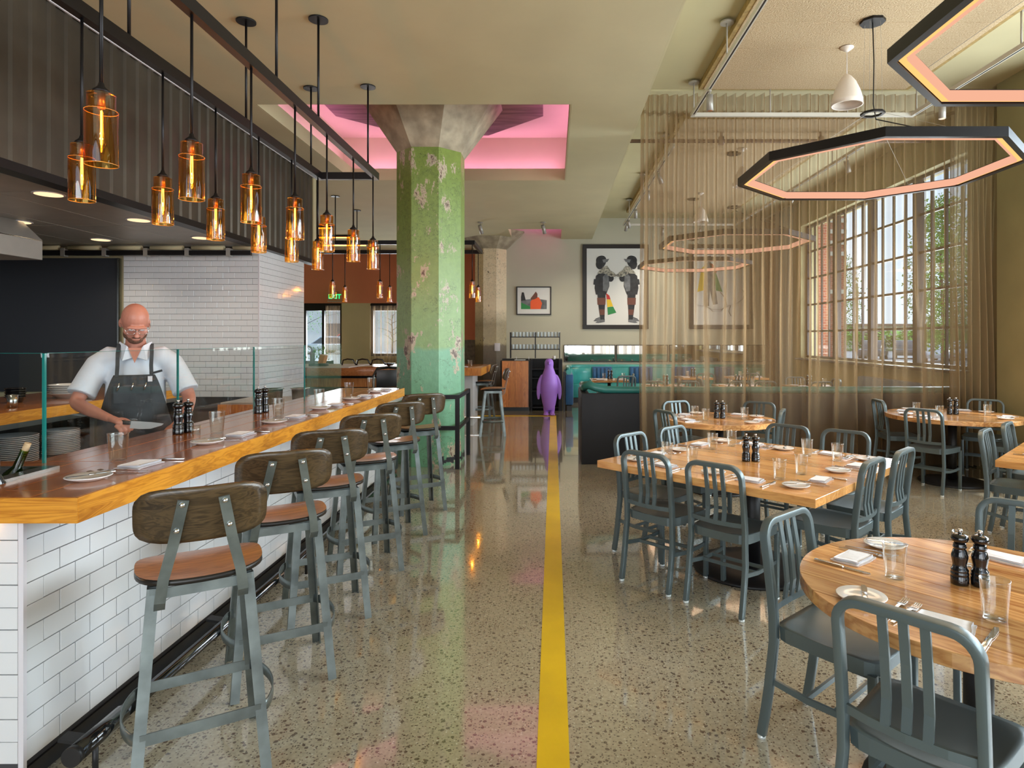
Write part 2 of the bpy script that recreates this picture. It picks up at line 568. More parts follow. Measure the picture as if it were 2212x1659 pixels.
# ------------------------------------------------------------------ mesh helpers
class MB:
    def __init__(s):
        s.v = []; s.f = []; s.sm = []

    def add(s, vs, fs, smooth=False):
        b = len(s.v)
        s.v += [tuple(v) for v in vs]
        for f in fs:
            s.f.append(tuple(i + b for i in f)); s.sm.append(smooth)
        return s

    def box(s, x0, x1, y0, y1, z0, z1, M=None):
        vs = [Vector((x, y, z)) for z in (z0, z1) for y in (y0, y1) for x in (x0, x1)]
        if M is not None: vs = [M @ v for v in vs]
        return s.add(vs, [(0, 2, 3, 1), (4, 5, 7, 6), (0, 1, 5, 4), (2, 6, 7, 3), (0, 4, 6, 2), (1, 3, 7, 5)])

    def prism(s, poly, z0, z1, M=None, smooth=False):
        k = len(poly)
        vs = [Vector((x, y, z)) for z in (z0, z1) for x, y in poly]
        if M is not None: vs = [M @ v for v in vs]
        s.add(vs, [tuple(range(k))[::-1], tuple(range(k, 2 * k))])
        s.f += []; b = len(s.v) - 2 * k
        for i in range(k):
            j = (i + 1) % k
            s.f.append((b + i, b + j, b + k + j, b + k + i)); s.sm.append(smooth)
        return s

    def cyl(s, p0, p1, r0, r1=None, seg=12, caps=True):
        p0 = Vector(p0); p1 = Vector(p1); r1 = r0 if r1 is None else r1
        q = (p1 - p0).to_track_quat('Z', 'Y')
        vs = []
        for p, r in ((p0, r0), (p1, r1)):
            for i in range(seg):
                a = 2 * PI * i / seg
                vs.append(p + q @ Vector((math.cos(a) * r, math.sin(a) * r, 0)))
        b = len(s.v); s.v += [tuple(v) for v in vs]
        for i in range(seg):
            j = (i + 1) % seg
            s.f.append((b + i, b + j, b + seg + j, b + seg + i)); s.sm.append(True)
        if caps:
            s.f.append(tuple(b + i for i in range(seg))[::-1]); s.sm.append(False)
            s.f.append(tuple(b + seg + i for i in range(seg))); s.sm.append(False)
        return s

    def tube(s, pts, r, seg=8, closed=False):
        pts = [Vector(p) for p in pts]; n = len(pts); b = len(s.v)
        up = Vector((0, 0, 1)); prev = None
        for i, p in enumerate(pts):
            t = (pts[(i + 1) % n] - pts[i - 1]) if closed else (pts[min(i + 1, n - 1)] - pts[max(i - 1, 0)])
            t.normalize()
            if prev is None:
                a = t.cross(up) if abs(t.dot(up)) < .9 else t.cross(Vector((1, 0, 0)))
            else: a = prev - t * prev.dot(t)
            a.normalize(); prev = a; c = t.cross(a)
            rr = r[i] if isinstance(r, (list, tuple)) else r
            for k in range(seg):
                an = 2 * PI * k / seg
                s.v.append(tuple(p + a * math.cos(an) * rr + c * math.sin(an) * rr))
        for i in range(n if closed else n - 1):
            for k in range(seg):
                j = (i + 1) % n; m = (k + 1) % seg
                s.f.append((b + i * seg + k, b + i * seg + m, b + j * seg + m, b + j * seg + k)); s.sm.append(True)
        if not closed:
            s.f.append(tuple(b + k for k in range(seg))[::-1]); s.sm.append(False)
            s.f.append(tuple(b + (n - 1) * seg + k for k in range(seg))); s.sm.append(False)
        return s

    def ribbon(s, pts, w, t, side, closed=False, smooth=False):
        """flat bar swept along pts: w along the side vector, t across it"""
        pts = [Vector(p) for p in pts]; n = len(pts); b = len(s.v); side = Vector(side).normalized()
        for i, p in enumerate(pts):
            tg = (pts[(i + 1) % n] - pts[i - 1]) if closed else (pts[min(i + 1, n - 1)] - pts[max(i - 1, 0)])
            tg.normalize()
            sd = side - tg * side.dot(tg); sd.normalize(); nn = tg.cross(sd)
            if closed or 0 < i < n - 1:
                d0 = (pts[i] - pts[i - 1]).normalized(); d1 = (pts[(i + 1) % n] - pts[i]).normalized()
                k = 1 / max(.5, math.cos(d0.angle(d1) / 2))
            else: k = 1
            for a, c in ((-1, -1), (1, -1), (1, 1), (-1, 1)):
                s.v.append(tuple(p + sd * (a * w / 2) + nn * (c * t / 2 * k)))
        for i in range(n if closed else n - 1):
            j = (i + 1) % n
            for k in range(4):
                m = (k + 1) % 4
                s.f.append((b + i * 4 + k, b + i * 4 + m, b + j * 4 + m, b + j * 4 + k)); s.sm.append(smooth)
        if not closed:
            s.f.append((b + 3, b + 2, b + 1, b)); s.sm.append(False)
            e = b + (n - 1) * 4
            s.f.append((e, e + 1, e + 2, e + 3)); s.sm.append(False)
        return s

    def lathe(s, prof, seg=24, c=(0, 0, 0), smooth=True):
        """prof: (radius, z) from one end to the other; radius 0 closes"""
        b0 = len(s.v); idx = []
        for r, z in prof:
            if r < 1e-6:
                s.v.append((c[0], c[1], c[2] + z)); idx.append([len(s.v) - 1])
            else:
                row = []
                for i in range(seg):
                    a = 2 * PI * i / seg
                    s.v.append((c[0] + r * math.cos(a), c[1] + r * math.sin(a), c[2] + z)); row.append(len(s.v) - 1)
                idx.append(row)
        for A, B in zip(idx, idx[1:]):
            for i in range(seg):
                j = (i + 1) % seg
                if len(A) == 1 and len(B) == 1: continue
                if len(A) == 1: f = (A[0], B[j], B[i])
                elif len(B) == 1: f = (A[i], A[j], B[0])
                else: f = (A[i], A[j], B[j], B[i])
                s.f.append(f); s.sm.append(smooth)
        return s

    def sheet(s, nu, nv, fn, smooth=True):
        b = len(s.v)
        for j in range(nv + 1):
            for i in range(nu + 1): s.v.append(tuple(fn(i / nu, j / nv)))
        for j in range(nv):
            for i in range(nu):
                a = b + j * (nu + 1) + i
                s.f.append((a, a + 1, a + nu + 2, a + nu + 1)); s.sm.append(smooth)
        return s

    def disc(s, fn, rings=5, seg=32, n=2.0, smooth=True):
        """superellipse patch (n=2 round, 5 nearly square) mapped by fn(px,py)"""
        b = len(s.v); s.v.append(tuple(fn(0, 0)))
        for k in range(1, rings + 1):
            rr = k / rings
            for i in range(seg):
                a = 2 * PI * i / seg; ca, sa = math.cos(a), math.sin(a)
                q = (abs(ca) ** n + abs(sa) ** n) ** (-1 / n)
                s.v.append(tuple(fn(ca * q * rr, sa * q * rr)))
        for i in range(seg):
            s.f.append((b, b + 1 + i, b + 1 + (i + 1) % seg)); s.sm.append(smooth)
        for k in range(rings - 1):
            o = b + 1 + k * seg
            for i in range(seg):
                j = (i + 1) % seg
                s.f.append((o + i, o + seg + i, o + seg + j, o + j)); s.sm.append(smooth)
        return s

    def build(s, name, m, parent=None, bevel=0.0, solid=0.0, weld=False, loc=None, segs=2):
        me = bpy.data.meshes.new(name)
        me.from_pydata(s.v, [], s.f)
        me.polygons.foreach_set('use_smooth', s.sm)
        if weld or bevel:
            bm = bmesh.new(); bm.from_mesh(me)
            bmesh.ops.remove_doubles(bm, verts=bm.verts, dist=1e-5)
            bmesh.ops.recalc_face_normals(bm, faces=bm.faces)
            if bevel:
                ed = [e for e in bm.edges if len(e.link_faces) == 2 and e.calc_face_angle(0) > R(35)]
                bmesh.ops.bevel(bm, geom=ed, offset=bevel, segments=segs, profile=.5, affect='EDGES', clamp_overlap=True)
                if segs > 1:
                    for f in bm.faces: f.smooth = True
            bm.to_mesh(me); bm.free()
            if bevel and segs > 1:
                try: me.set_sharp_from_angle(angle=R(42))
                except Exception: pass
        me.materials.append(MT[m] if isinstance(m, str) else m)
        me.update()
        o = bpy.data.objects.new(name, me)
        COL.objects.link(o)
        if parent is not None: o.parent = parent
        if loc is not None: o.location = loc
        if solid:
            q = o.modifiers.new('thickness', 'SOLIDIFY'); q.thickness = solid; q.offset = 0
        return o


def tag(o, label=None, cat=None, group=None, kind=None):
    if label: o['label'] = label
    if cat: o['category'] = cat
    if group: o['group'] = group
    if kind: o['kind'] = kind
    return o


def thing(name, label, cat, loc=(0, 0, 0), rz=0.0, group=None):
    o = bpy.data.objects.new(name, None)
    o.empty_display_size = .1
    COL.objects.link(o)
    o.location = loc
    o.rotation_euler = (0, 0, rz)
    return tag(o, label, cat, group)


def struct(o, label=None):
    return tag(o, label, kind='structure')


KIDS = {}


def kids(o):
    if o.name not in KIDS: KIDS[o.name] = list(o.children)
    return KIDS[o.name]


def dup(root, loc, rz=0.0, label=None, group=None, rot=None, scale=None):
    def cp(o, par):
        c = o.copy(); COL.objects.link(c)
        if par is not None: c.parent = par
        for ch in kids(o): cp(ch, c)
        return c
    c = cp(root, None)
    c.location = loc
    c.rotation_euler = rot if rot else (0, 0, rz)
    if scale: c.scale = (scale,) * 3 if not isinstance(scale, tuple) else scale
    if label: c['label'] = label
    if group: c['group'] = group
    return c


def drop(o):
    for ch in list(o.children): drop(ch)
    bpy.data.objects.remove(o)


def boxo(name, m, x0, x1, y0, y1, z0, z1, parent=None, bevel=0.0, segs=2):
    return MB().box(x0, x1, y0, y1, z0, z1).build(name, m, parent, bevel=bevel, segs=segs)


# ------------------------------------------------------------------ the building shell
ZC, ZH = 4.14, 4.68       # dropped plaster ceiling, high ceiling
XR = 5.55                 # window wall
YB = 16.4                 # back wall
# floor: slabs with saw-cut joints
fl = struct(boxo('floor', 'grout', -9, XR + .35, -4, 19.3, -.12, -.006), 'polished terrazzo concrete floor with saw-cut joints')
for (x0, x1, y0, y1) in ((-9, XR + .35, -4, 4.458), (-9, XR + .35, 4.463, 10.3), (-9, XR + .35, 10.305, 19.3)):
    boxo('slab', 'floor', x0, x1, y0, y1, -.005, 0, fl)
o = boxo('floor_stripe', 'yellow', -.062, .062, -3.5, 13.14, .0005, .0022)
tag(o, 'long yellow stripe painted down the middle of the terrazzo aisle', 'floor stripe')
boxo('side_stripe', 'yellow', -2.2, .06, 13.02, 13.15, .0006, .0024, o)

# dropped ceiling with the lit coffer around the column (built as pieces round the opening)
ceil = MB()
CX0, CX1, CY0, CY1 = -3.24, .20, 6.93, 10.30
for (x0, x1, y0, y1) in ((-3.78, .98, -4, CY0), (-3.78, CX0, CY0, CY1), (CX1, .98, CY0, CY1), (-3.78, .98, CY1, 14.9)):
    ceil.box(x0, x1, y0, y1, ZC, ZC + .14)
ceil.box(-9, -3.78, 10.2, 19.3, ZC, ZC + .14)
ceil.box(-3.78, -1.05, 14.9, 19.3, ZC, ZC + .14)
ceil.box(.20, .98, 14.9, YB, ZC, ZC + .14)
struct(ceil.build('ceiling', 'beige'), 'khaki dropped plaster ceiling with a pink-lit opening')
cof = MB()   # the coffer above the opening: walls set back behind a lip, and a lid
g = .22
cof.box(CX0 - g, CX1 + g, CY0 - g, CY1 + g, 4.90, 4.96)
cof.box(CX0 - g - .05, CX0 - g, CY0 - g, CY1 + g, ZC + .14, 4.96)
cof.box(CX1 + g, CX1 + g + .05, CY0 - g, CY1 + g, ZC + .14, 4.96)
cof.box(CX0 - g, CX1 + g, CY0 - g - .05, CY0 - g, ZC + .14, 4.96)
cof.box(CX0 - g, CX1 + g, CY1 + g, CY1 + g + .05, ZC + .14, 4.96)
struct(cof.build('ceiling', 'beige'), 'raised coffer lit pink around the column head')
lip = MB()
lip.box(CX0 + .001, CX0 + .014, CY0 + .015, CY1 - .015, ZC + .001, ZC + .19); lip.box(CX1 - .014, CX1 - .001, CY0 + .015, CY1 - .015, ZC + .001, ZC + .19)
lip.box(CX0 + .001, CX1 - .001, CY1 - .014, CY1 - .001, ZC + .001, ZC + .19); lip.box(CX0 + .001, CX1 - .001, CY0 + .001, CY0 + .014, ZC + .001, ZC + .19)
struct(lip.build('trim_1', 'beige_dark'), 'plaster lip around the ceiling coffer')
led = MB()
led.box(CX0 - .19, CX0 - .17, CY0, CY1, ZC + .15, ZC + .165); led.box(CX1 + .17, CX1 + .19, CY0, CY1, ZC + .15, ZC + .165)
led.box(CX0, CX1, CY1 + .17, CY1 + .19, ZC + .15, ZC + .165)
o = led.build('led_strip', 'pinkled'); tag(o, 'pink light strip hidden behind the coffer lip', 'light strip')
for (x, y, sx, sy, d, e) in ((CX0 - .1, 8.6, .06, 3.2, (.35, 0, 1), 30), (CX1 + .1, 8.6, .06, 3.2, (-.35, 0, 1), 30), (-1.5, CY1 + .1, 3.2, .06, (0, -.3, 1), 34)):
    light('AREA', 'coffer_light', (x, y, ZC + .17), e * .38, (1.0, .33, .86), sx, sy, d)
# second pink coffer against the back wall
cb = MB()
cb.box(-1.3, .4, 14.65, 14.7, ZC + .14, 4.8); cb.box(-1.3, .4, 14.7, YB, 4.8, 4.86); cb.box(.36, .42, 14.7, YB, ZC + .14, 4.8); cb.box(-1.3, -1.25, 14.7, YB, ZC + .14, 4.8)
struct(cb.build('ceiling', 'beige'), 'second small pink-lit ceiling coffer by the back wall')
light('AREA', 'coffer_light', (-.3, 15.7, ZC + .3), 9, (1.0, .25, .8), 1.2, .2, (0, .3, 1))
# high ceiling over the window side
struct(boxo('ceiling', 'beige_dark', .98, XR, -4, YB, ZH, ZH + .1), 'high khaki plaster ceiling on the window side')
struct(boxo('trim_2', 'beige', .981, 1.0, -4, YB, ZC + .001, ZH), 'plaster step between the two ceiling heights')
struct(boxo('ceiling', 'beige_dark', -9, -3.78, -4, 10.2, ZH, ZH + .1), 'upper ceiling over the kitchen')

rf_ = MB(); rf_.box(-9.3, XR + .40, -4.3, 19.4, 4.98, 5.1); rf_.box(XR + .3, XR + .40, -4.3, 19.4, 4.6, 4.98); rf_.box(-9.3, -9.16, -4.3, 19.4, 0, 4.98); rf_.box(-9.16, XR + .3, 19.16, 19.4, 2.7, 4.98); rf_.box(-9.16, XR + .3, -4.3, -4.21, 4.11, 4.98)  # unseen slab and rim walls, added to block light leaking in from above
struct(rf_.build('roof', 'concrete'), 'added unseen roof slab above the ceilings, keeping stray sky light out')
# acoustic wood-wool ceiling panels: boards
for n_, (y0, y1, nm) in enumerate(((2.25, 7.70, 'near'), (8.75, 15.3, 'far'))):
    t = thing('acoustic_panel', ['pale shredded-wood acoustic board panel fixed to the ceiling before the curtain', 'shredded-wood acoustic board panel on the ceiling behind the curtain'][n_], 'ceiling panel', (1.81, y0, 4.60))
    boxo('edge_frame', 'panel_side', -.05, 2.49, 0, y1 - y0 + .03, .006, .078, t)
    k = int(round((y1 - y0) / .566)); w = (y1 - y0) / k
    for i in range(k): boxo('board', 'panel', 0, 2.44, i * w + .002, (i + 1) * w - .004, 0, .02, t, bevel=.003, segs=1)

# window wall -----------------------------------------------------------------------------------
wr = MB()
WINS = ((8.55, 14.30), (.6, 7.0), (-3.6, -.4))
zs, zt = 1.16, 4.10
ys = [-4.0]
for a, b in sorted(WINS): ys += [a, b]
ys.append(19.3)
for i in range(0, len(ys), 2): wr.box(XR, XR + .38, ys[i], ys[i + 1], 0, ZH + .1)
for a, b in WINS:
    wr.box(XR, XR + .38, a, b, 0, zs); wr.box(XR, XR + .38, a, b, zt, ZH + .1)
struct(wr.build('wall_right', 'olive'), 'olive plaster window wall')
pil = boxo('trim_3', 'olive', XR - .16, XR, 7.05, 7.75, 0, ZH); struct(pil, 'plaster pier beside the curtain on the window wall')
for wi, (a, b) in enumerate(WINS):
    nb = 4 if b - a > 4 else 2
    w = thing('window_%d' % (wi + 1), None, None, (XR + .17, a, zs)); struct(w, ('tall steel-framed window of small panes seen behind the curtain', 'steel-framed window beside the nearer tables, right of the picture', 'steel-framed window level with the photographer')[wi])
    L = b - a; H = zt - zs; bay = L / nb
    fr = MB()
    fr.box(-.05, .05, 0, .06, 0, H); fr.box(-.05, .05, L - .06, L, 0, H); fr.box(-.04, .04, .05, L - .05, 0, .05); fr.box(-.04, .04, .05, L - .05, H - .05, H)
    fr.build('frame', 'dark_metal', w)
    boxo('sill', 'dark_metal', -.30, .05, -.02, L + .02, -.045, -.002, w, bevel=.006)
    for i in range(1, nb): boxo('mullion', 'dark_metal', -.06, .06, i * bay - .06, i * bay + .06, .05, H - .05, w)
    for i in range(nb):
        for j in range(1, 4):
            y = i * bay + j * bay / 4; boxo('glazing_bar', 'dark_metal', -.018, .018, y - .016, y + .016, .05, H - .05, w)
    for r_ in range(1, 5): boxo('glazing_bar', 'dark_metal', -.016, .016, .05, L - .05, r_ * H / 5 - .02, r_ * H / 5 + .02, w)
    for i in range(nb * 4):
        for r_ in range(5):
            y0 = i * bay / 4; z0 = r_ * H / 5
            MB().add([(0, y0 + .01, z0 + .012), (0, y0 + bay / 4 - .01, z0 + .012), (0, y0 + bay / 4 - .01, z0 + H / 5 - .012), (0, y0 + .01, z0 + H / 5 - .012)], [(0, 1, 2, 3)]).build('pane', 'pane', w)
# back wall, far room -------------------------------------------------------------------------------
struct(boxo('wall_back', 'wallgrey', -1.62, XR, YB, YB + .2, 0, ZH + .3), 'sage grey back wall behind the booths')
fw = MB()   # far terracotta wall with two window openings
YF = 18.9
fw.box(-9, -1.6, YF, YF + .25, 2.63, ZC); fw.box(-3.72, -1.6, YF, YF + .25, 0, 2.63)
struct(fw.build('wall_far', 'orange'), 'terracotta upper wall of the far bar room')
pr = MB(); pr.box(-6.27, -5.42, YF, YF + .25, 0, 2.63); pr.box(-9, -7.42, YF, YF + .25, 0, 2.63); pr.box(-5.42, -3.72, YF, YF + .25, 0, 1.06)
struct(pr.build('wall_far', 'beige_dark'), 'khaki lower pier between the far windows')
struct(boxo('wall_left', 'beige_dark', -9.15, -9, -4, 19.3, 0, ZH + .1), 'khaki left outer wall of the building')
struct(boxo('wall_far', 'orange', -1.66, -1.60, YB + .2, YF, 0, ZC), 'short terracotta return wall')
# wall behind the photographer: big glazed opening
wf = MB(); wf.box(-9, -5, -4.2, -4, 0, ZH + .1); wf.box(-5, 5.2, -4.2, -4, 0, .45); wf.box(-5, 5.2, -4.2, -4, 4.1, ZH + .1); wf.box(5.2, XR + .38, -4.2, -4, 0, ZH + .1)
struct(wf.build('wall_front', 'beige_dark'), 'wall behind the photographer')
w = thing('window_6', None, None, (-5, -4.1, .45)); struct(w, 'wide steel-framed front window behind the photographer')
fm = MB()
for i in range(8): fm.box(i * 1.457 - .04, i * 1.457 + .04, -.04, .04, 0, 3.65)
for i in range(7):
    for j in (1, 2): fm.box(i * 1.457 + j * .486 - .015, i * 1.457 + j * .486 + .015, -.02, .02, 0, 3.65)
for j in range(6): fm.box(0, 10.2, -.021, .019, j * .73 - .02, j * .73 + .02)
fm.build('frame', 'dark_metal', w)
for wi, (x0, x1, z0) in enumerate(((-7.42, -6.27, .02), (-5.42, -3.72, 1.06))):
    w = thing('window_%d' % (wi + 4), None, None, (x0, YF + .12, z0)); struct(w, ('left far window down to the floor', 'right far window above a low sill')[wi])
    H = 2.63 - z0; L = x1 - x0; fr = MB()
    fr.box(0, .07, -.05, .05, 0, H); fr.box(L - .07, L, -.05, .05, 0, H); fr.box(.07, L - .07, -.05, .05, H - .22, H); fr.box(.07, L - .07, -.05, .05, 0, .08)
    fr.box(L * .47, L * .47 + .07, -.05, .05, .08, H - .22)
    fr.build('frame', 'dark_metal', w)
    for k, (a, b) in enumerate(((.07, L * .47), (L * .47 + .07, L - .07))):
        MB().add([(a, 0, .08), (b, 0, .08), (b, 0, H - .22), (a, 0, H - .22)], [(0, 1, 2, 3)]).build('pane', 'pane', w)

# ------------------------------------------------------------------ columns
def octa(ap, rot=22.5): return [(ap / math.cos(R(22.5)) * math.cos(R(rot + 45 * k)), ap / math.cos(R(22.5)) * math.sin(R(rot + 45 * k))) for k in range(8)]


def loft(mb, rings):
    b = len(mb.v); k = len(rings[0][0])
    for poly, z in rings:
        for x, y in poly: mb.v.append((x, y, z))
    for r_ in range(len(rings) - 1):
        for i in range(k):
            j = (i + 1) % k; a = b + r_ * k
            mb.f.append((a + i, a + j, a + k + j, a + k + i)); mb.sm.append(False)
    mb.f.append(tuple(b + i for i in range(k))[::-1]); mb.sm.append(False)
    mb.f.append(tuple(b + (len(rings) - 1) * k + i for i in range(k))); mb.sm.append(False)
    return mb


c1 = thing('column', 'green flaking-paint octagonal concrete column beside the bar end', 'column', (-1.59, 8.32, 0)); c1['kind'] = 'structure'
def rough_col(mb, name, m, par, amp):
    ob_ = mb.build(name, m, par)
    return ob_
sh = MB(); loft(sh, [(octa(.41), 0), (octa(.41), 3.97)])
sh.build('shaft', 'col_green', c1)
cp = MB(); loft(cp, [(octa(.412), 3.97), (octa(.90), 4.70)]); cp.build('capital', 'concrete', c1)
dp = MB(); loft(dp, [(octa(1.45), 4.70), (octa(1.45), 4.90)]); dp.build('drop_panel', 'concrete_dark', c1)
# black painted foot on the right-hand faces with chipped edge
ft = MB()
P8 = octa(.413)
seq = [P8[6], P8[7], P8[0]]
for (a, b_) in ((P8[5 + 1], P8[7]), (P8[7], P8[0])):
    n_ = 9
    for i in range(n_):
        pa = Vector(a).lerp(Vector(b_), i / n_); pb = Vector(a).lerp(Vector(b_), (i + 1) / n_)
        h0 = .10 + .05 * math.sin(i * 2.3) * random.random(); lo = .02 + .05 * random.random()
        ft.add([(pa.x, pa.y, lo), (pb.x, pb.y, lo * .8), (pb.x, pb.y, h0), (pa.x, pa.y, h0)], [(0, 1, 2, 3)])
ft.build('base_paint', 'black', c1)
c2 = thing('column', 'cream stained octagonal concrete column in the back wall by the host stand', 'column', (-1.60, 16.5, 0)); c2['kind'] = 'structure'
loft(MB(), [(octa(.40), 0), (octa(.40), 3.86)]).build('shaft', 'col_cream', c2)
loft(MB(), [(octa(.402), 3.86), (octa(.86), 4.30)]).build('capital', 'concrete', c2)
boxo('wall_box', 'white_trim', .12, .26, -.425, -.405, 1.27, 1.47, c2, bevel=.006)
boxo('trim_4', 'bark', -2.28, -1.98, 16.35, 16.62, 0, 1.55); struct(bpy.data.objects['trim_4'], 'stained plinth wall beside the back column')

# ------------------------------------------------------------------ kitchen shell
XS = -3.78
st = MB()      # corrugated fascia: ribs of real depth
per = .17; n_ = int((10.2 + 2) / per)
prof = []
for i in range(n_):
    y = -2 + i * per
    prof += [(0, y), (0, y + .045), (-.018, y + .062), (-.018, y + .153)]
prof.append((0, 10.2))
vs = []; fs = []
for z in (2.80, ZC): vs += [(XS + x, y, z) for x, y in prof]
k = len(prof)
for i in range(k - 1): fs.append((i, i + 1, k + i + 1, k + i))
o = MB().add(vs, fs).build('corrugated_fascia', 'corr'); struct(o, 'brown-black corrugated metal fascia above the open kitchen')
boxo('bottom_trim', 'dark_metal', XS - .12, XS + .02, -2, 10.22, 2.765, 2.83, o)
boxo('end_trim', 'dark_metal', XS - .03, XS + .012, 10.18, 10.22, 2.83, ZC, o)
boxo('top_trim', 'white_trim', XS, XS + .015, -2, 10.2, ZC - .018, ZC - .002, o)
struct(boxo('ceiling', 'black', -9, XS - .05, -4, 10.2, 2.83, 2.9), 'backing above the steel kitchen ceiling')
struct(boxo('wall_kitchen', 'beige_dark', -9, XS, 10.05, 10.2, 2.8, ZC), 'end of the kitchen bulkhead')
kc = thing('kitchen_ceiling', None, None, (0, 0, 2.79)); struct(kc, 'stainless steel ceiling panels over the kitchen')
for i in range(5):
    for j in range(7):
        boxo('ceiling_panel', 'steel_panel', XS - .12 - (i + 1) * .66 + .003, XS - .12 - i * .66 - .003, -1 + j * 1.55 + .003, -1 + (j + 1) * 1.55 - .003, 0, .02, kc, bevel=.004, segs=1)
# tiled block: front face tile by tile, side face joined
YT = 8.34
wk = boxo('wall_kitchen', 'grout', -3.855 - 11.5 * .1535, -3.855, YT + .012, 9.84, 0, 2.765); struct(wk, 'white tiled block wall at the end of the kitchen')
tw, th = .1535, .0775
tile = MB(); tile.box(-tw / 2 + .002, tw / 2 - .002, -.011, 0, -th / 2 + .0018, th / 2 - .0018)
tp = tile.build('tile', 'white', wk, bevel=.0016, segs=1)
half = MB(); half.box(-tw / 4 + .002, tw / 4 - .002, -.011, 0, -th / 2 + .0018, th / 2 - .0018)
hp = half.build('tile', 'white', wk, bevel=.0016, segs=1)
X1 = -3.855; X0 = X1 - 11 * tw - tw / 2
cols = int((X1 - X0) / tw); rows = 25; z_lo = 2.765 - rows * th
first = True
cnt = 0
for r_ in range(rows):
    z = z_lo + (r_ + .5) * th
    off = (r_ % 2) * tw / 2
    xs = []
    x = X1
    if off: xs.append((X1 - tw / 4, hp)); x = X1 - tw / 2
    while x - tw > X0 - .001: xs.append((x - tw / 2, tp)); x -= tw
    if x - tw / 2 >= X0 - .001: xs.append((x - tw / 4, hp))
    for xx, src in xs:
        c = src.copy(); COL.objects.link(c); c.location = (xx, YT + .012, z); cnt += 1
bpy.data.objects.remove(tp); bpy.data.objects.remove(hp)
sm = MB()
for r_ in range(35):
    z1 = 2.765 - r_ * th; z0 = z1 - th; y = YT + .012 - (r_ % 2) * tw / 2
    while y < 9.84:
        a = max(YT + .005, y + .0015); b_ = min(9.84, y + tw - .0015)
        if b_ - a > .01: sm.box(X1, X1 + .011, a, b_, z0 + .0018, z1 - .0018)
        y += tw
tag(sm.build('side_tiles', 'white', wk), kind='stuff')
boxo('corner_strip', 'white_trim', X1 - .004, X1 + .013, YT - .001, YT + .014, 0, 2.765, wk)
# slate panel left of the tiles
o = boxo('wall_panel', 'board', -7.9, -5.66, YT - .03, YT + .02, .9, 2.64); tag(o, 'large matt slate-black panel on the kitchen end wall behind the chef', 'wall panel')
boxo('edge_strip', 'steel', -5.672, -5.655, YT - .045, YT + .02, .9, 2.64, o)
struct(boxo('wall_kitchen', 'beige_dark', -9, -5.60, YT + .03, YT + .2, 0, 2.79), 'kitchen end wall behind the slate panel')
struct(boxo('wall_kitchen', 'board', -8.0, -7.9, -4, YT, 0, 2.79), 'dark kitchen side wall')

# ------------------------------------------------------------------ near bar
bar = thing('bar_counter', 'long fir-topped bar clad in white brick tile with black kick', 'bar', (0, 0, 0))
ZT = 1.067
top = [(-1.75, -1.59), (-1.91, -1.753), (-2.07, -1.913), (-2.25, -2.073)]
for (x0, x1) in top[1:]:
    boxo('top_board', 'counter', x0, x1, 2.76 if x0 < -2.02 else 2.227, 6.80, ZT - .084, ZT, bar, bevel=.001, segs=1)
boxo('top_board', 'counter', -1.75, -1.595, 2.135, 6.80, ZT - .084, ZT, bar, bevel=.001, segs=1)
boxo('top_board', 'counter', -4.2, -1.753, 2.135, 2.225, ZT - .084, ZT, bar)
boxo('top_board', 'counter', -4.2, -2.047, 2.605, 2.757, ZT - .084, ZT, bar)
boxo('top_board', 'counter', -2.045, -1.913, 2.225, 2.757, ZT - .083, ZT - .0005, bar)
boxo('front_edge', 'counter_edge', -1.594, -1.585, 2.130, 6.80, ZT - .085, ZT - .0006, bar)
boxo('end_edge', 'counter_edge_x', -4.2, -1.586, 2.125, 2.134, ZT - .085, ZT - .0006, bar)
boxo('end_edge', 'counter_edge_x', -2.25, -1.586, 6.80, 6.806, ZT - .085, ZT - .0006, bar)
XB, YBF = -1.832, 2.205
cw = MB(); cw.box(-2.22, XB - .012, YBF + .012, 6.7, .1, ZT - .086); cw.box(-4.2, -2.22, YBF + .012, 2.7, .1, ZT - .086)
cw.build('core', 'grout', bar)
kk = MB(); kk.box(-2.2, XB - .05, YBF + .06, 6.66, 0, .11); kk.box(-4.2, -2.2, YBF + .06, 2.66, 0, .11); kk.box(-2.2, XB - .002, YBF + .02, 6.72, .075, .1)
kk.build('kick_board', 'black', bar)
tl = MB().box(-.011, 0, -tw / 2 + .002, tw / 2 - .002, -th / 2 + .0018, th / 2 - .0018).build('tile', 'white', bar, bevel=.0014, segs=1)
te = MB().box(-tw / 2 + .002, tw / 2 - .002, 0, .011, -th / 2 + .0018, th / 2 - .0018).build('tile', 'white', bar, bevel=.0014, segs=1)
far_t = MB(); rows = 11; zb = .105
nt = 0
for r_ in range(rows):
    z = ZT - .086 - (r_ + .5) * th - .004
    y = YBF + .012 + ((r_ % 2) * tw / 2)
    if r_ % 2:
        far_t.box(XB - .011, XB, YBF + .0135, y - .0015, z - th / 2 + .0012, z + th / 2 - .0012)
    while y < 6.69:
        b_ = min(y + tw, 6.70)
        if b_ - y > tw * .9 and nt < 268 and y < 5.95:
            c = tl.copy(); COL.objects.link(c); c.location = (XB, y + tw / 2, z); nt += 1
        elif b_ - y > .02: far_t.box(XB - .011, XB, y + .0015, b_ - .0015, z - th / 2 + .0012, z + th / 2 - .0012)
        y += tw
    x = XB - .018 - (r_ % 2) * tw / 2
    if r_ % 2: far_t.box(x + .0015, XB - .019, YBF, YBF + .011, z - th / 2 + .0012, z + th / 2 - .0012)
    for q in range(2 if r_ % 2 else 3):
        c = te.copy(); COL.objects.link(c); c.location = (x - tw / 2 - q * tw, YBF, z)
    xx = x - (2 if r_ % 2 else 3) * tw
    while xx > -4.1: far_t.box(xx - tw + .0015, xx - .0015, YBF, YBF + .011, z - th / 2 + .0012, z + th / 2 - .0012); xx -= tw
tag(far_t.build('far_tiles', 'white', bar), kind='stuff')
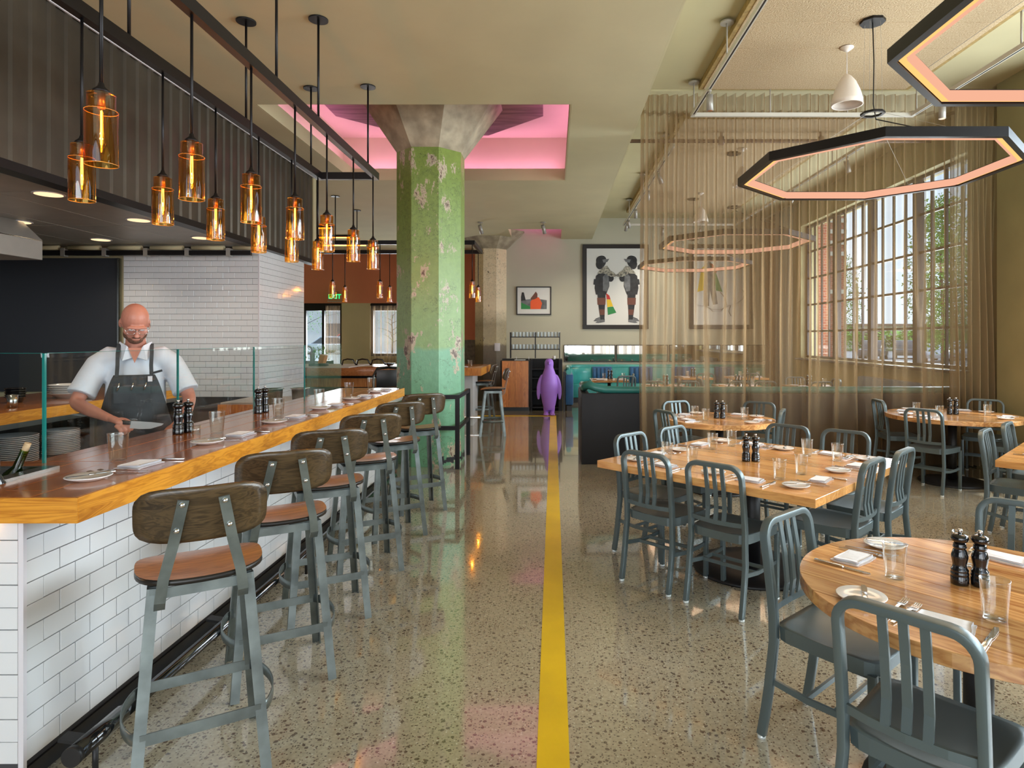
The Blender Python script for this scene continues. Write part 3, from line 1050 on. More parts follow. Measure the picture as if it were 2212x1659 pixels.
bpy.data.objects.remove(tl); bpy.data.objects.remove(te)
boxo('corner_strip', 'white_trim', XB - .016, XB + .002, YBF - .002, YBF + .013, .1, ZT - .086, bar)
boxo('glow_strip', 'underglow', -4.1, XB - .1, YBF - .02, YBF - .008, ZT - .098, ZT - .088, bar)
# chrome foot rail
fr = thing('foot_rail', 'black and steel foot rail running along the tiled bar base', 'foot rail', (-1.665, 2.2, .15))
MB().cyl((0, .25, 0), (0, 4.5, 0), .026, seg=16).build('rail', 'rail_steel', fr)
MB().cyl((0, .02, 0), (0, .26, 0), .033, seg=16).build('end_sleeve', 'black_gloss', fr)
MB().cyl((0, .0, 0), (0, .022, 0), .034, seg=16).build('end_cap', 'black', fr)
for y in (.12, 1.1, 2.1, 3.1, 4.2):
    MB().ribbon([(-.118, y, .0), (-.05, y, -.01), (-.02, y, -.02)], .05, .012, (0, 1, 0)).build('bracket', 'black', fr)
    MB().cyl((0, y, -.14), (0, y, -.02), .010, seg=8).build('post', 'black', fr)

# wine well sunk in the counter end
ww = thing('wine_well', 'steel bottle well sunk into the bar end with a metal rim', 'bottle well', (-2.9, 2.41, ZT))
w_ = MB(); w_.box(-.85, .825, -.180, -.172, -.25, -.002); w_.box(-.85, .825, .172, .180, -.25, -.002); w_.box(.817, .825, -.172, .172, -.25, -.002); w_.box(-.85, .825, -.18, .18, -.258, -.25)
w_.build('basin', 'steel', ww)
w_ = MB(); w_.box(.825, .885, -.185, .195, -.001, .012); w_.box(-.85, .825, .178, .195, -.001, .010)
w_.build('rim', 'steel', ww)


def bottle_parts(t, m, neck_m, cork=True):
    MB().lathe([(0, 0), (.036, 0), (.038, .01), (.038, .19), (.034, .215), (.016, .245), (.0145, .30), (.0145, .315)], 20).build('glass_body', m, t)
    if cork: MB().cyl((0, 0, .305), (0, 0, .345), .0115, seg=12).build('cork', 'cork', t)
    else: MB().lathe([(.0155, .24), (.0155, .318), (0, .32)], 16).build('foil_cap', neck_m, t)
    MB().lathe([(.0386, .06), (.0386, .15)], 20).build('paper_label', 'paper', t)


b1 = thing('wine_bottle', 'green glass wine bottle with a cork leaning in the bar well', 'bottle', (-2.205, 2.50, .86)); bottle_parts(b1, 'bottle', 'foil'); b1.rotation_euler = (R(-6), R(20), 0)
b2 = thing('wine_bottle', 'dark foil-capped wine bottle standing in the bar well', 'bottle', (-2.155, 2.335, .84)); bottle_parts(b2, 'black_gloss', 'foil', False); b2.rotation_euler = (R(3), R(4), 0)
b2.location = (-2.06 - .0, 2.345, .86)

# glass screen
gs = thing('glass_screen', 'clear frameless glass sneeze screen along the back of the bar', 'glass screen', (-2.17, 2.72, ZT))
ZG = .467
def pane_yz(y0, y1):
    MB().box(-.005, .005, y0, y1, .0, ZG).build('pane', 'shield', gs)
for y0, y1 in ((.012, .962), (.972, 1.90), (1.91, 2.84), (2.85, 3.80)): pane_yz(y0, y1)
MB().box(-2.0, -.012, -.005, .005, 0, ZG).build('pane', 'shield', gs)
eg = MB(); eg.box(-.0055, .0055, -.0052, .0052, 0, ZG)
eg.build('corner_edge', 'glass_edge', gs)
for y in (.962, 1.90, 2.84): MB().box(-.0052, .0052, y + .0012, y + .0085, 0, ZG).build('joint_edge', 'glass_edge', gs)
e = MB(); e.box(-.005, .005, .012, 3.80, ZG, ZG + .0015); e.box(-2.0, -.012, -.005, .005, ZG, ZG + .0015); e.build('polished_top_edge', 'glass_edge', gs)

# ------------------------------------------------------------------ kitchen furniture
pc = thing('prep_counter', 'stainless prep counter behind the bar glass', 'counter', (-2.44, 2.9, 0))
MB().box(-.19, .19, 0, 3.4, .88, .92).build('worktop', 'steel', pc, bevel=.004)
MB().box(-.16, .17, .05, 3.35, .1, .88).build('cabinet_body', 'steel', pc)
cbd = boxo('cutting_board', 'counter_edge', -2.62, -2.27, 3.55, 4.15, .92, .95, bevel=.006); tag(cbd, 'wooden cutting board under the chef\'s knife', 'cutting board')
ps = thing('pass_shelf', 'fir-topped steel pass counter behind the chef holding plates', 'counter', (-3.9, 3.0, 0))
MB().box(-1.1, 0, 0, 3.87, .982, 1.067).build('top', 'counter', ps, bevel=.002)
MB().box(.0, .008, 0, 3.87, .983, 1.066).build('front_edge', 'counter_edge', ps)
MB().box(-1.1, 0, 3.87, 3.876, .983, 1.066).build('end_edge', 'counter_edge_x', ps)
MB().box(-1.05, -.02, .0, 3.85, .94, .98).build('under_frame', 'steel', ps)
MB().box(-1.05, -.02, .0, 3.85, .60, .64).build('lower_shelf', 'steel', ps)
MB().box(-1.06, -1.0, .0, 3.85, .1, .98).build('back_panel', 'black', ps)
MB().box(-1.0, -.04, 3.84, 3.87, .05, .98).build('end_panel', 'black', ps)
for y in (.02, 1.25, 2.45, 3.60): MB().box(-.06, -.02, y, y + .04, 0, .94).build('leg', 'steel', ps)
MB().box(-.98, -.06, .05, 3.8, .12, .58).build('cold_drawer_bank', 'board', ps)


def stack(name, label, cat, loc, r, n, m, dz, lip=.012, bowl=False, group=None):
    t = thing(name, label, cat, loc, group=group)
    pr = [(0, 0), (r * .6, 0), (r * (.96 if not bowl else .93), dz * (1.7 if not bowl else 2.4)), (r, dz * (1.7 if not bowl else 2.4) + .002), (r * .97, dz * (1.7 if not bowl else 2.4) + .004), (r * .6, .006), (0, .006)]
    p = MB().lathe(pr, 28).build('plate' if not bowl else 'bowl', m, t)
    for k in range(1, n):
        c = p.copy(); COL.objects.link(c); c.location = (random.uniform(-.002, .002), random.uniform(-.002, .002), k * dz)
    return t


stack('plate_stack', 'tall stack of white plates left of the glass corner on the lower pass shelf', 'plates', (-4.10, 4.83, .64), .165, 15, 'porcelain', .014)
stack('plate_stack', 'smaller stack of white plates beside the black bowls on the lower pass shelf', 'plates', (-4.05, 5.25, .64), .13, 14, 'porcelain', .014)
stack('bowl_stack', 'stack of wide white bowls on the fir pass top behind the chef', 'bowls', (-4.32, 5.72, 1.067), .175, 5, 'porcelain', .018, bowl=True)
stack('bowl_stack', 'tall stack of black bowls in front on the lower pass shelf', 'bowls', (-4.05, 5.78, .64), .085, 9, 'black_gloss', .024, bowl=True)
stack('bowl_stack', 'second tall stack of black bowls behind on the lower pass shelf', 'bowls', (-4.3, 5.62, .64), .10, 10, 'black_gloss', .024, bowl=True)
stack('bowl_stack', 'stack of black bowls farthest along the lower pass shelf', 'bowls', (-4.36, 6.02, .64), .09, 10, 'black_gloss', .024, bowl=True)
stack('bowl_stack', 'black bowl stack on the pass top beside the white bowls', 'bowls', (-4.45, 5.28, 1.067), .075, 5, 'black_gloss', .018, bowl=True)
stack('bowl_stack', 'low black bowl stack on the pass top behind the steel cup', 'bowls', (-4.55, 5.0, 1.067), .09, 4, 'black_gloss', .018, bowl=True)
stack('bowl_stack', 'black bowl stack on the pass top nearest the steel cup', 'bowls', (-4.55, 4.75, 1.067), .07, 4, 'black_gloss', .018, bowl=True)
o = MB().lathe([(0, 0), (.030, 0), (.036, .10), (.034, .10), (.028, .004), (0, .004)], 20).build('steel_cup', 'steel', loc=(-4.12, 4.86, 1.067)); tag(o, 'brushed steel cup on the fir pass top', 'cup')
o = MB().tube([(0, 0, 0), (0, 0, .16), (.004, .0, .178), (.02, 0, .184), (.04, 0, .182)], .004, 8).build('metal_hook', 'chrome', loc=(-4.3, 4.75, 1.067)); tag(o, 'thin bent metal hook stand on the fir pass top', 'hook')
# far end of the kitchen line: wood ledge, steel pots
el = thing('end_counter', 'dark steel counter with wood end beyond the bar glass', 'counter', (-2.9, 6.9, 0))
MB().box(-.7, 1.1, 0, .75, .86, .90).build('worktop', 'steel_panel', el, bevel=.003)
MB().box(-.68, 1.05, .02, .7, .05, .86).build('body', 'board', el)
MB().box(-.72, -.30, -.02, 0, .74, .88).build('wood_end', 'cabinet', el)
for k, (x, y, r_, lb) in enumerate(((-2.72, 6.2, .095, 'left steel insert pot behind the bar glass'), (-2.48, 6.25, .085, 'right steel insert pot behind the bar glass'))):
    o = MB().lathe([(0, 0), (r_ * .8, 0), (r_ * .92, .18), (r_ * 1.08, .185), (r_ * 1.08, .19), (r_ * .88, .19), (r_ * .76, .006), (0, .006)], 24).build('steel_pot', 'steel', loc=(x, y, .92)); tag(o, lb, 'pot')
o = thing('yellow_tray', 'yellow-rimmed tray behind the bar glass near the tiled block', 'tray', (-2.36, 4.55, .92))
MB().box(-.1, .1, -.13, .13, 0, .05).build('tray_body', 'steel', o, bevel=.006); MB().box(-.11, .11, -.14, .14, .05, .06).build('rim', 'yellow', o, bevel=.003)
# extractor hood, pipes, downlights
hd = thing('extractor_hood', 'stainless extractor hood hanging at the far left of the kitchen', 'hood', (-5.25, 2.6, 2.40))
MB().box(-1.6, 0, 0, 3.96, 0, .195).build('canopy', 'steel_panel', hd, bevel=.004, segs=1)
hp_ = MB(); hp_.add([(0, 0, .20), (0, 3.96, .20), (-.16, 3.9, .388), (-.16, 0, .388), (-1.6, 0, .20), (-1.6, 3.96, .20), (-1.6, 3.9, .388), (-1.6, 0, .388)], [(0, 1, 2, 3), (1, 5, 6, 2), (4, 0, 3, 7)])
hp_.build('sloping_top', 'steel_panel', hd)
rp = thing('ceiling_rail', 'black rail with clamps and pale pipes below the kitchen ceiling', 'rail', (0, 8.15, 2.66))
MB().box(-7.2, -3.86, -.025, .025, -.005, .055).build('rail', 'dark_metal', rp)
for k in range(6):
    x = -6.4 + k * .85 * .62 - .4
    MB().box(x, x + .05, -.035, .035, -.02, .085).build('clamp', 'steel_panel', rp)
    MB().cyl((x + .08, 0, .092), (x + .49, 0, .092), .030, seg=12).build('pipe', 'beige', rp)
dl = thing('downlight', 'x', 'downlight', (0, 0, 2.788))
MB().cyl((0, 0, -.006), (0, 0, .0), .115, seg=28).build('trim_ring', 'white_trim', dl)
MB().cyl((0, 0, -.0085), (0, 0, -.0062), .098, seg=28).build('lamp_face', 'down', dl)
for (x, y, lb) in ((-4.16, 4.1, 'nearest of the recessed warm lights by the corrugated fascia'), (-4.16, 5.26, 'warm recessed light left of the amber pendants, largest in the steel ceiling'), (-4.17, 6.42, 'middle recessed light of the row by the corrugated fascia'), (-4.17, 7.56, 'farthest recessed light of the row by the corrugated fascia'), (-5.46, 6.52, 'nearer recessed light beside the steel hood'), (-5.46, 7.70, 'farther recessed light beyond the steel hood')):
    dup(dl, (x, y, 2.788), 0, 'round ' + lb if 'round' not in lb else lb, 'recessed kitchen lights')
    light('SPOT', 'downlight_beam', (x, y, 2.76), 22, (1, .82, .62), .06, direction=(0, 0, -1), spread=R(130), blend=.8)
drop(dl)

# ------------------------------------------------------------------ pendants over the bar
def frame_rect(name, label, x0, x1, y0, y1, z, h=.075, w=.05, left=True):
    t = thing(name, label, 'lamp rack', (0, 0, z))
    MB().box(x1 - w / 2, x1 + w / 2, y0, y1, 0, h).build('rail', 'dark_metal', t)
    MB().box(x0 - w / 2, x0 + w / 2, y0, y1, 0, h).build('rail', 'dark_metal', t)
    MB().box(x0 + w / 2, x1 - w / 2, y1 - w, y1, .001, h - .001).build('cross_rail', 'dark_metal', t)
    MB().box(x0 + w / 2, x1 - w / 2, y0, y0 + w, .001, h - .001).build('cross_rail', 'dark_metal', t)
    return t


ZR = 3.27
XRr, XRl = -1.87, -2.46
f1 = frame_rect('pendant_rack', 'long black steel lamp frame hung from the ceiling over the bar', XRl, XRr, .9, 6.76, ZR)
def stem(t, x, y, z0, z1, lb='stem'):
    MB().cyl((x, y, z0), (x, y, z1), .0095, seg=8).build(lb, 'dark_metal', t)
    MB().cyl((x, y, z1 - .012), (x, y, z1), .075, seg=24).build('ceiling_canopy', 'dark_metal', t)
for x, ys_ in ((XRr, (1.7, 3.0, 4.31, 5.08, 6.44)), (XRl, (1.7, 3.7, 5.11, 6.48))):
    for y in ys_: stem(f1, x, y, .075, ZC - ZR - .001)
pn = thing('pendant_lamp', 'x', 'pendant lamp', (0, 0, 2.315))
MB().lathe([(.0605, .0), (.0605, .222)], 32).lathe([(.0605, .222), (.0515, .232)], 32).lathe([(.0515, .232), (.0515, .292)], 32).lathe([(.0515, .292), (.018, .302)], 32).build('glass_shade', 'amber', pn)
MB().tube([(.0602 * math.cos(2 * PI * k / 32), .0602 * math.sin(2 * PI * k / 32), .001) for k in range(32)], .0016, 6, closed=True).build('glass_rim', 'amber_rim', pn)
MB().tube([(.0600 * math.cos(2 * PI * k / 32), .0600 * math.sin(2 * PI * k / 32), .2225) for k in range(32)], .0012, 6, closed=True).build('glass_rim', 'amber_rim', pn)
MB().lathe([(0, .345), (.010, .34), (.014, .325), (.032, .308), (.034, .300), (0, .299)], 20).build('cap', 'dark_metal', pn)
MB().cyl((0, 0, .235), (0, 0, .30), .014, seg=14).build('lamp_holder', 'copper', pn)
MB().lathe([(0, .07), (.010, .073), (.015, .09), (.0155, .20), (.011, .225), (.010, .235)], 16).build('bulb', 'bulb_glass', pn)
fl_ = MB()
for s in (-1, 1): fl_.tube([(s * .0045, 0, .225), (s * .006, 0, .15), (s * .0045, 0, .088), (0, 0, .082)], .0021, 6)
fl_.build('filament', 'bulb', pn)
MB().cyl((0, 0, .34), (0, 0, ZR - 2.315), .0075, seg=8).build('rod', 'dark_metal', pn)
kids(pn)
ordn = ['first', 'second', 'third', 'fourth', 'fifth', 'sixth', 'seventh', 'eighth']
def pend(x, y, lb, grp, e=3.2, z=2.315):
    o = dup(pn, (x, y, z), random.uniform(0, 3), lb, grp)
    light('POINT', 'pendant_glow', (x, y, z + .14), e, (1, .55, .2), .006)
    return o
for i, y in enumerate((2.64, 3.30, 3.95, 4.62, 5.27, 5.97, 6.62)):
    pend(XRr, y, 'amber glass pendant on the aisle-side rail over the bar, %s from the front' % ordn[i], 'amber pendants on the aisle-side rail')
for i, y in enumerate((3.33, 4.02, 4.65, 5.33, 6.0, 6.67)):
    pend(XRl, y, 'amber glass pendant on the kitchen-side rail over the bar, %s from the front' % ordn[i], 'amber pendants on the kitchen-side rail')
# far bar frame
f2 = frame_rect('pendant_rack', 'black steel lamp frame hung over the far bar beyond the green column', -6.3, -1.43, 11.4, 12.7, ZR)
for x in (-5.6, -3.9, -1.9):
    for y in (11.42, 12.68): stem(f2, x, y, .075, ZC - ZR - .001)
for i, (x, y, nm) in enumerate(((-3.95, 11.42, 'front rail over the far bar, left of the exit sign'), (-3.10, 11.42, 'front rail, far bar, left of green column'), (-2.28, 11.42, 'front rail over the far bar, behind the green column'), (-1.45, 11.42, 'front rail over the far bar, right of the green column'),
                               (-4.14, 12.68, 'rear rail over the far bar, right of the exit sign'), (-3.25, 12.68, 'rear rail, far bar, against the terracotta wall'), (-2.37, 12.68, 'rear rail over the far bar, hidden behind the green column'), (-1.49, 12.68, 'rear rail over the far bar, beside the cream column'))):
    pend(x, y, 'small amber pendant on the ' + nm, 'amber pendants over the far bar', 2.5)
drop(pn)
# orange tube lamps on the far ceiling
for k in range(3):
    o = thing('tube_lamp', 'glowing orange tube lamp on the far ceiling, %s of the three' % ('nearest', 'middle', 'farthest')[k], 'tube lamp', (-5.6, 14.4 + k * 1.35, ZC), group='orange ceiling tubes')
    MB().box(-.62, .62, -.035, .035, -.05, -.001).build('housing', 'dark_metal', o); MB().cyl((-.58, 0, -.062), (.58, 0, -.062), .014, seg=10).build('tube', 'heater', o)

# ------------------------------------------------------------------ octagonal ring lamps
def octring(mb, a_in, a_out, z0, z1, outer=True, inner=True, topb=True):
    A = octa(a_out); B = octa(a_in)
    for i in range(8):
        j = (i + 1) % 8
        a0, a1, b0, b1 = A[i], A[j], B[i], B[j]
        mb.add([(*a0, z0), (*a1, z0), (*a1, z1), (*a0, z1), (*b0, z0), (*b1, z0), (*b1, z1), (*b0, z1)],
               [(0, 1, 2, 3), (4, 7, 6, 5), (0, 4, 5, 1), (3, 2, 6, 7)])
    return mb


def ring_lamp(loc, lb, zc=4.60, cord=(.0, .0)):
    t = thing('ring_lamp', lb, 'ring lamp', loc, group='octagonal ring lamps')
    octring(MB(), 1.128, 1.14, 0, .078).build('frame', 'dark_metal', t)
    octring(MB(), 1.095, 1.128, 0, .006).build('bottom_lip', 'dark_metal', t)
    octring(MB(), 1.045, 1.128, .072, .078).build('top_plate', 'dark_metal', t)
    octring(MB(), 1.052, 1.095, .016, .020).build('light_channel', 'ring_bottom', t)
    octring(MB(), 1.042, 1.048, .002, .072).build('inner_diffuser', 'ring_inner', t)
    zh = 3.71 - loc[2]
    octring(MB(), .075, .10, zh, zh + .02).build('hub_ring', 'dark_metal', t)
    m = MB(); m.prism(octa(.105), zc - loc[2] - .024, zc - loc[2] - .001); m.build('ceiling_plate', 'dark_metal', t)
    w_ = MB()
    for a in (45, 135, 225, 315):
        ca, sa = math.cos(R(a)), math.sin(R(a))
        w_.cyl((1.09 * ca * 1.0, 1.09 * sa, .078), (.088 * ca, .088 * sa, zh), .0016, seg=4, caps=False)
        w_.cyl((.088 * ca, .088 * sa, zh), (.07 * ca, .07 * sa, zc - loc[2] - .02), .0014, seg=4, caps=False)
    w_.build('suspension_wire', 'track_side', t)
    p = [(0, 0, zc - loc[2] - .02), (.012, 0, zh + .5), (.006, 0, zh + .1), (.02, -.02, zh - .05), (.35, -.36, zh - .27), (.66, -.66, .15), (.72, -.72, .10), (.765, -.765, .075)]
    MB().tube(p, .0055, 6).build('power_cord', 'black', t)
    return t


rl = [((3.02, 3.12, 3.145), 'nearest octagonal ring lamp, cropped at the upper right over the round table'), ((3.02, 6.03, 3.145), 'second octagonal ring lamp, in front of the bronze curtain'),
      ((2.93, 10.35, 3.10), 'third octagonal ring lamp, first behind the bronze curtain'), ((3.02, 13.75, 3.13), 'farthest octagonal ring lamp, before the back wall pictures')]
for loc, lb in rl:
    ring_lamp(loc, lb)
    light('AREA', 'ring_glow', (loc[0], loc[1], loc[2] - .02), 26, (1, .66, .42), 1.7, 1.7, (0, 0, -1))

# bell pendants
for i, (x, y, lb) in enumerate(((3.03, 6.58, 'white bell pendant hanging between the ring lamp plate and the curtain'), (3.0, 10.1, 'white bell pendant seen through the bronze curtain, nearer one'), (3.05, 13.2, 'white bell pendant seen through the bronze curtain, farther one'))):
    t = thing('bell_pendant', lb, 'pendant lamp', (x, y, 4.0), group='white bell pendants')
    MB().lathe([(.140, .0), (.155, .0), (.150, .05), (.125, .14), (.085, .235), (.045, .29), (.022, .31), (0, .315)], 32).build('shade', 'bell', t, solid=.004)
    MB().cyl((0, 0, .31), (0, 0, .595), .003, seg=6).build('cord', 'white_trim', t)
    MB().lathe([(.066, .595), (.066, .588), (.02, .555), (0, .553)], 24).build('ceiling_rose', 'bell', t)
    MB().lathe([(0, .06), (.028, .075), (.030, .10), (.014, .15), (.013, .18)], 16).build('bulb', 'white_trim', t)

# ceiling track loops
def spot_can(t, x, y, z, aim, k='spotlight_can'):
    q = Vector(aim).normalized(); p = Vector((x, y, z - .12))
    MB().cyl((x, y, z), p, .008, seg=8).cyl((x, y, z), (x, y, z - .03), .02, seg=10).build('spot_stem', 'track_side', t)
    a = p - q * .06; b_ = p + q * .11
    cn = MB().cyl(a, b_, .036, seg=18).build(k, 'spot', t)
    MB().cyl(b_ - q * .004, b_ + q * .002, .028, seg=14).build('lens', 'copper', cn)
def track(lb, x0, x1, y0, y1, z, spots, zc=4.68, hang=()):
    t = thing('track_loop', lb, 'lighting track', (0, 0, 0), group='ceiling lighting tracks')
    h = .045; w = .04
    for x in (x0, x1):
        MB().box(x - w / 2, x + w / 2, y0, y1, z, z + h).build('track_bar', 'track', t)
        MB().box(x - .007, x + .007, y0 + .1, y1 - .1, z - .0015, z).build('conductor_slot', 'black', t)
    for y in (y1,): MB().box(x0 + w / 2, x1 - w / 2, y - w, y, z, z + h).build('track_bar', 'track', t)
    for (x, y) in hang:
        MB().cyl((x, y, z + h), (x, y, zc - .001), .008, seg=8).build('hanger_rod', 'track_side', t)
        MB().cyl((x, y, zc - .02), (x, y, zc - .001), .065, seg=20).build('ceiling_canopy', 'track_side', t)
    for (x, y, aim) in spots: spot_can(t, x, y, z, aim)
    return t
track('white ceiling track loop hanging in front of the bronze curtain', 1.68, 4.33, -1.0, 7.72, 4.27,
      [(1.68, 4.05, (0, 0, -1)), (1.68, 4.35, (0, .1, -1)), (1.68, 6.85, (.05, .05, -1)), (1.68, 3.75, (0, 0, -1)), (4.33, 5.7, (.1, 0, -1)), (4.33, 7.1, (0, 0, -1)), (4.33, 4.6, (0, 0, -1))],
      hang=((1.68, 6.17), (1.68, 7.62), (1.68, 3.4), (4.33, 5.9), (4.33, 7.6), (2.62, 7.70), (3.55, 7.70)), zc=4.66)
track('white ceiling track loop behind the bronze curtain', 1.68, 4.33, 8.9, 15.2, 4.27,
      [(1.68, 10.1, (.5, .6, -1)), (1.68, 11.3, (0, .3, -1)), (1.68, 13.0, (.1, .6, -1)), (1.68, 14.6, (-.2, .8, -1)), (1.68, 14.2, (.3, .8, -1)), (4.33, 9.4, (.4, .3, -1)), (4.33, 11.5, (-.3, .5, -1)), (2.6, 15.18, (0, .6, -1)), (3.5, 15.18, (0, .6, -1))],
      hang=((1.68, 9.6), (1.68, 11.9), (1.68, 14.1), (4.33, 9.9), (4.33, 13.0), (2.9, 15.18)), zc=4.66)
sp = thing('sprinkler_pipe', 'dark sprinkler pipe across the ceiling behind the curtain', 'pipe', (0, 9.3, 4.47))
MB().cyl((1.0, 0, 0), (5.5, 0, 0), .028, seg=12).build('pipe', 'concrete_dark', sp)
for x in (2.45, 3.9): MB().cyl((x, 0, -.0), (x, 0, .17), .02, seg=8).cyl((x, 0, -.05), (x, 0, .06), .042, seg=10).build('fitting', 'concrete_dark', sp)
# two small spotlights on the beige ceiling
for (x, y, lb) in ((-1.60, 14.0, 'small ceiling spotlight above the cream column'), (-.22, 14.0, 'small ceiling spotlight above the framed photograph')):
    t = thing('ceiling_spotlight', lb, 'spotlight', (x, y, ZC), group='small ceiling spotlights')
    MB().cyl((0, 0, -.015), (0, 0, -.001), .06, seg=20).build('base_plate', 'track_side', t); MB().cyl((0, 0, -.10), (0, 0, -.01), .008, seg=8).build('stem', 'track_side', t)
    MB().cyl((-.01, -.03, -.07), (.03, .06, -.24), .042, seg=16).build('can', 'spot', t)
# real beams of the track spotlights
for (x, y, d, e, s) in ((1.7, 5.0, (-.05, .2, -1), 60, 70), (2.9, 15.0, (-.2, .9, -1.1), 120, 75), (.6, 14.2, (0, .8, -1.0), 70, 70), (-.3, 14.0, (0, .9, -1.1), 55, 60), (4.3, 12.0, (0, .2, -1), 70, 80), (1.7, 11.5, (0, .3, -1), 60, 80)):
    light('SPOT', 'track_beam', (x, y, 4.05), e, (1, .86, .68), .05, direction=d, spread=R(s), blend=.9)

# ------------------------------------------------------------------ bar stools
def make_stool():
    t = thing('bar_stool', 'x', 'bar stool', (0, 0, 0), group='walnut and steel bar stools at the tiled bar')
    def seat_fn(z0):
        def f(px, py):
            x = px * .208 * (1 + .03 * py); y = py * .205 - .004
            return (x, y, z0 + .012 * (px * px) - .010 * (1 - py * py) * 0 + .010 * max(0, -py) ** 2 - .016 * max(0, py) ** 2)
        return f
    MB().disc(seat_fn(.765), 6, 44, 2.9).build('seat', 'seatwood', t)
    MB().disc(seat_fn(.7545), 6, 44, 2.9).build('seat_underside', 'ply', t, solid=.019)
    def bk(px, py):
        x = px * .203; z = 1.0 + py * .097
        return (x, -.235 + .055 * px * px - .06 * py * .5 - .008, z)
    b = MB().disc(bk, 6, 44, 4.4).build('backrest', 'backwood', t, solid=.013)
    for s in (-1, 1):
        MB().ribbon([(s * .130, -.150, .665), (s * .128, -.188, .70), (s * .118, -.205, .78), (s * .090, -.2335, .90), (s * .060, -.282, 1.06)], .034, .006, (1, 0, 0)).build('back_strap', 'stool_metal', t)
        for (z, x) in ((1.045, .0635), (.955, .0795)):
            yy = -.2335 - (z - .90) * .30 - .002
            MB().lathe([(0, .012), (.006, .010), (.010, .004), (.010, 0)], 12).build('bolt', 'chrome', t, loc=(s * x, yy, z)).rotation_euler = (R(75), 0, 0)
    legs = {}
    for sx in (-1, 1):
        for sy in (-1, 1):
            tp_ = Vector((sx * .148, sy * .135, .735)); ft_ = Vector((sx * .205, sy * .225 if sy > 0 else -.205, 0))
            m = MB()
            m.ribbon([tp_, ft_], .036, .006, (1, 0, 0)); m.ribbon([tp_ + Vector((sx * .016, -sy * .016, 0)), ft_ + Vector((sx * .016, -sy * .016, 0))], .036, .006, (0, 1, 0))
            m.build('leg', 'stool_metal', t)
    fr_ = MB()
    for sy in (-1, 1): fr_.ribbon([(-.16, sy * .137, .715), (.16, sy * .137, .715)], .036, .006, (0, 0, 1))
    for sx in (-1, 1): fr_.ribbon([(sx * .163, -.135, .715), (sx * .163, .135, .715)], .036, .006, (0, 0, 1))
    fr_.box(-.16, .16, -.12, .12, .730, .7365)
    fr_.build('seat_frame', 'stool_metal', t)
    f_ = lambda sx, sy, z: Vector((sx * (.148 + .057 * (.735 - z) / .735), sy * (.135 + ((.09 if sy > 0 else .07)) * (.735 - z) / .735), z))
    z = .245
    for sy in (-1, 1):
        a = f_(-1, sy, z); b_ = f_(1, sy, z); MB().ribbon([a, b_], .040, .006, (0, 0, 1)).build('foot_bar', 'stool_metal', t)
    for sx in (-1, 1):
        a = f_(sx, -1, z); b_ = f_(sx, 1, z)
        pts = [a.lerp(b_, k / 12) + Vector((sx * .062 * math.sin(PI * k / 12) ** .6, 0, 0)) for k in range(13)]
        MB().ribbon(pts, .040, .005, (0, 0, 1), smooth=True).build('bowed_foot_bar', 'stool_metal', t)
    return t


stool = make_stool(); kids(stool)
TH = R(30)
for i, (ax, ay) in enumerate(((-1.04, 2.32), (-1.035, 2.99), (-1.055, 3.64), (-1.04, 4.38), (-1.035, 5.17), (-1.0, 5.92))):
    th_ = TH + R((1, 0, -3, -2, 2, -1)[i])
    Rx, Ry = math.cos(th_), math.sin(th_); Fx, Fy = -math.sin(th_), math.cos(th_)
    cx = ax - Rx * .205 + Fx * .205; cy_ = ay - Ry * .205 + Fy * .205
    dup(stool, (cx, cy_, 0), th_, ('walnut-backed steel bar stool, nearest at the tiled bar, largest in view', 'walnut-backed steel bar stool, second from the front of the tiled bar', 'walnut-backed steel bar stool, third from the front of the tiled bar', 'walnut-backed steel bar stool, fourth from the front of the tiled bar', 'walnut-backed steel bar stool, fifth from the front, before the green column', 'walnut-backed steel bar stool, farthest at the tiled bar beside the black guard rail')[i])
dup(stool, (-1.0, 10.55, 0), R(98), 'steel bar stool seen side-on at the far bar before the host stand', 'stools at the far bar')
dup(stool, (-1.36, 12.3, 0), R(84), 'steel bar stool half hidden behind the far bar end', 'stools at the far bar')
drop(stool)

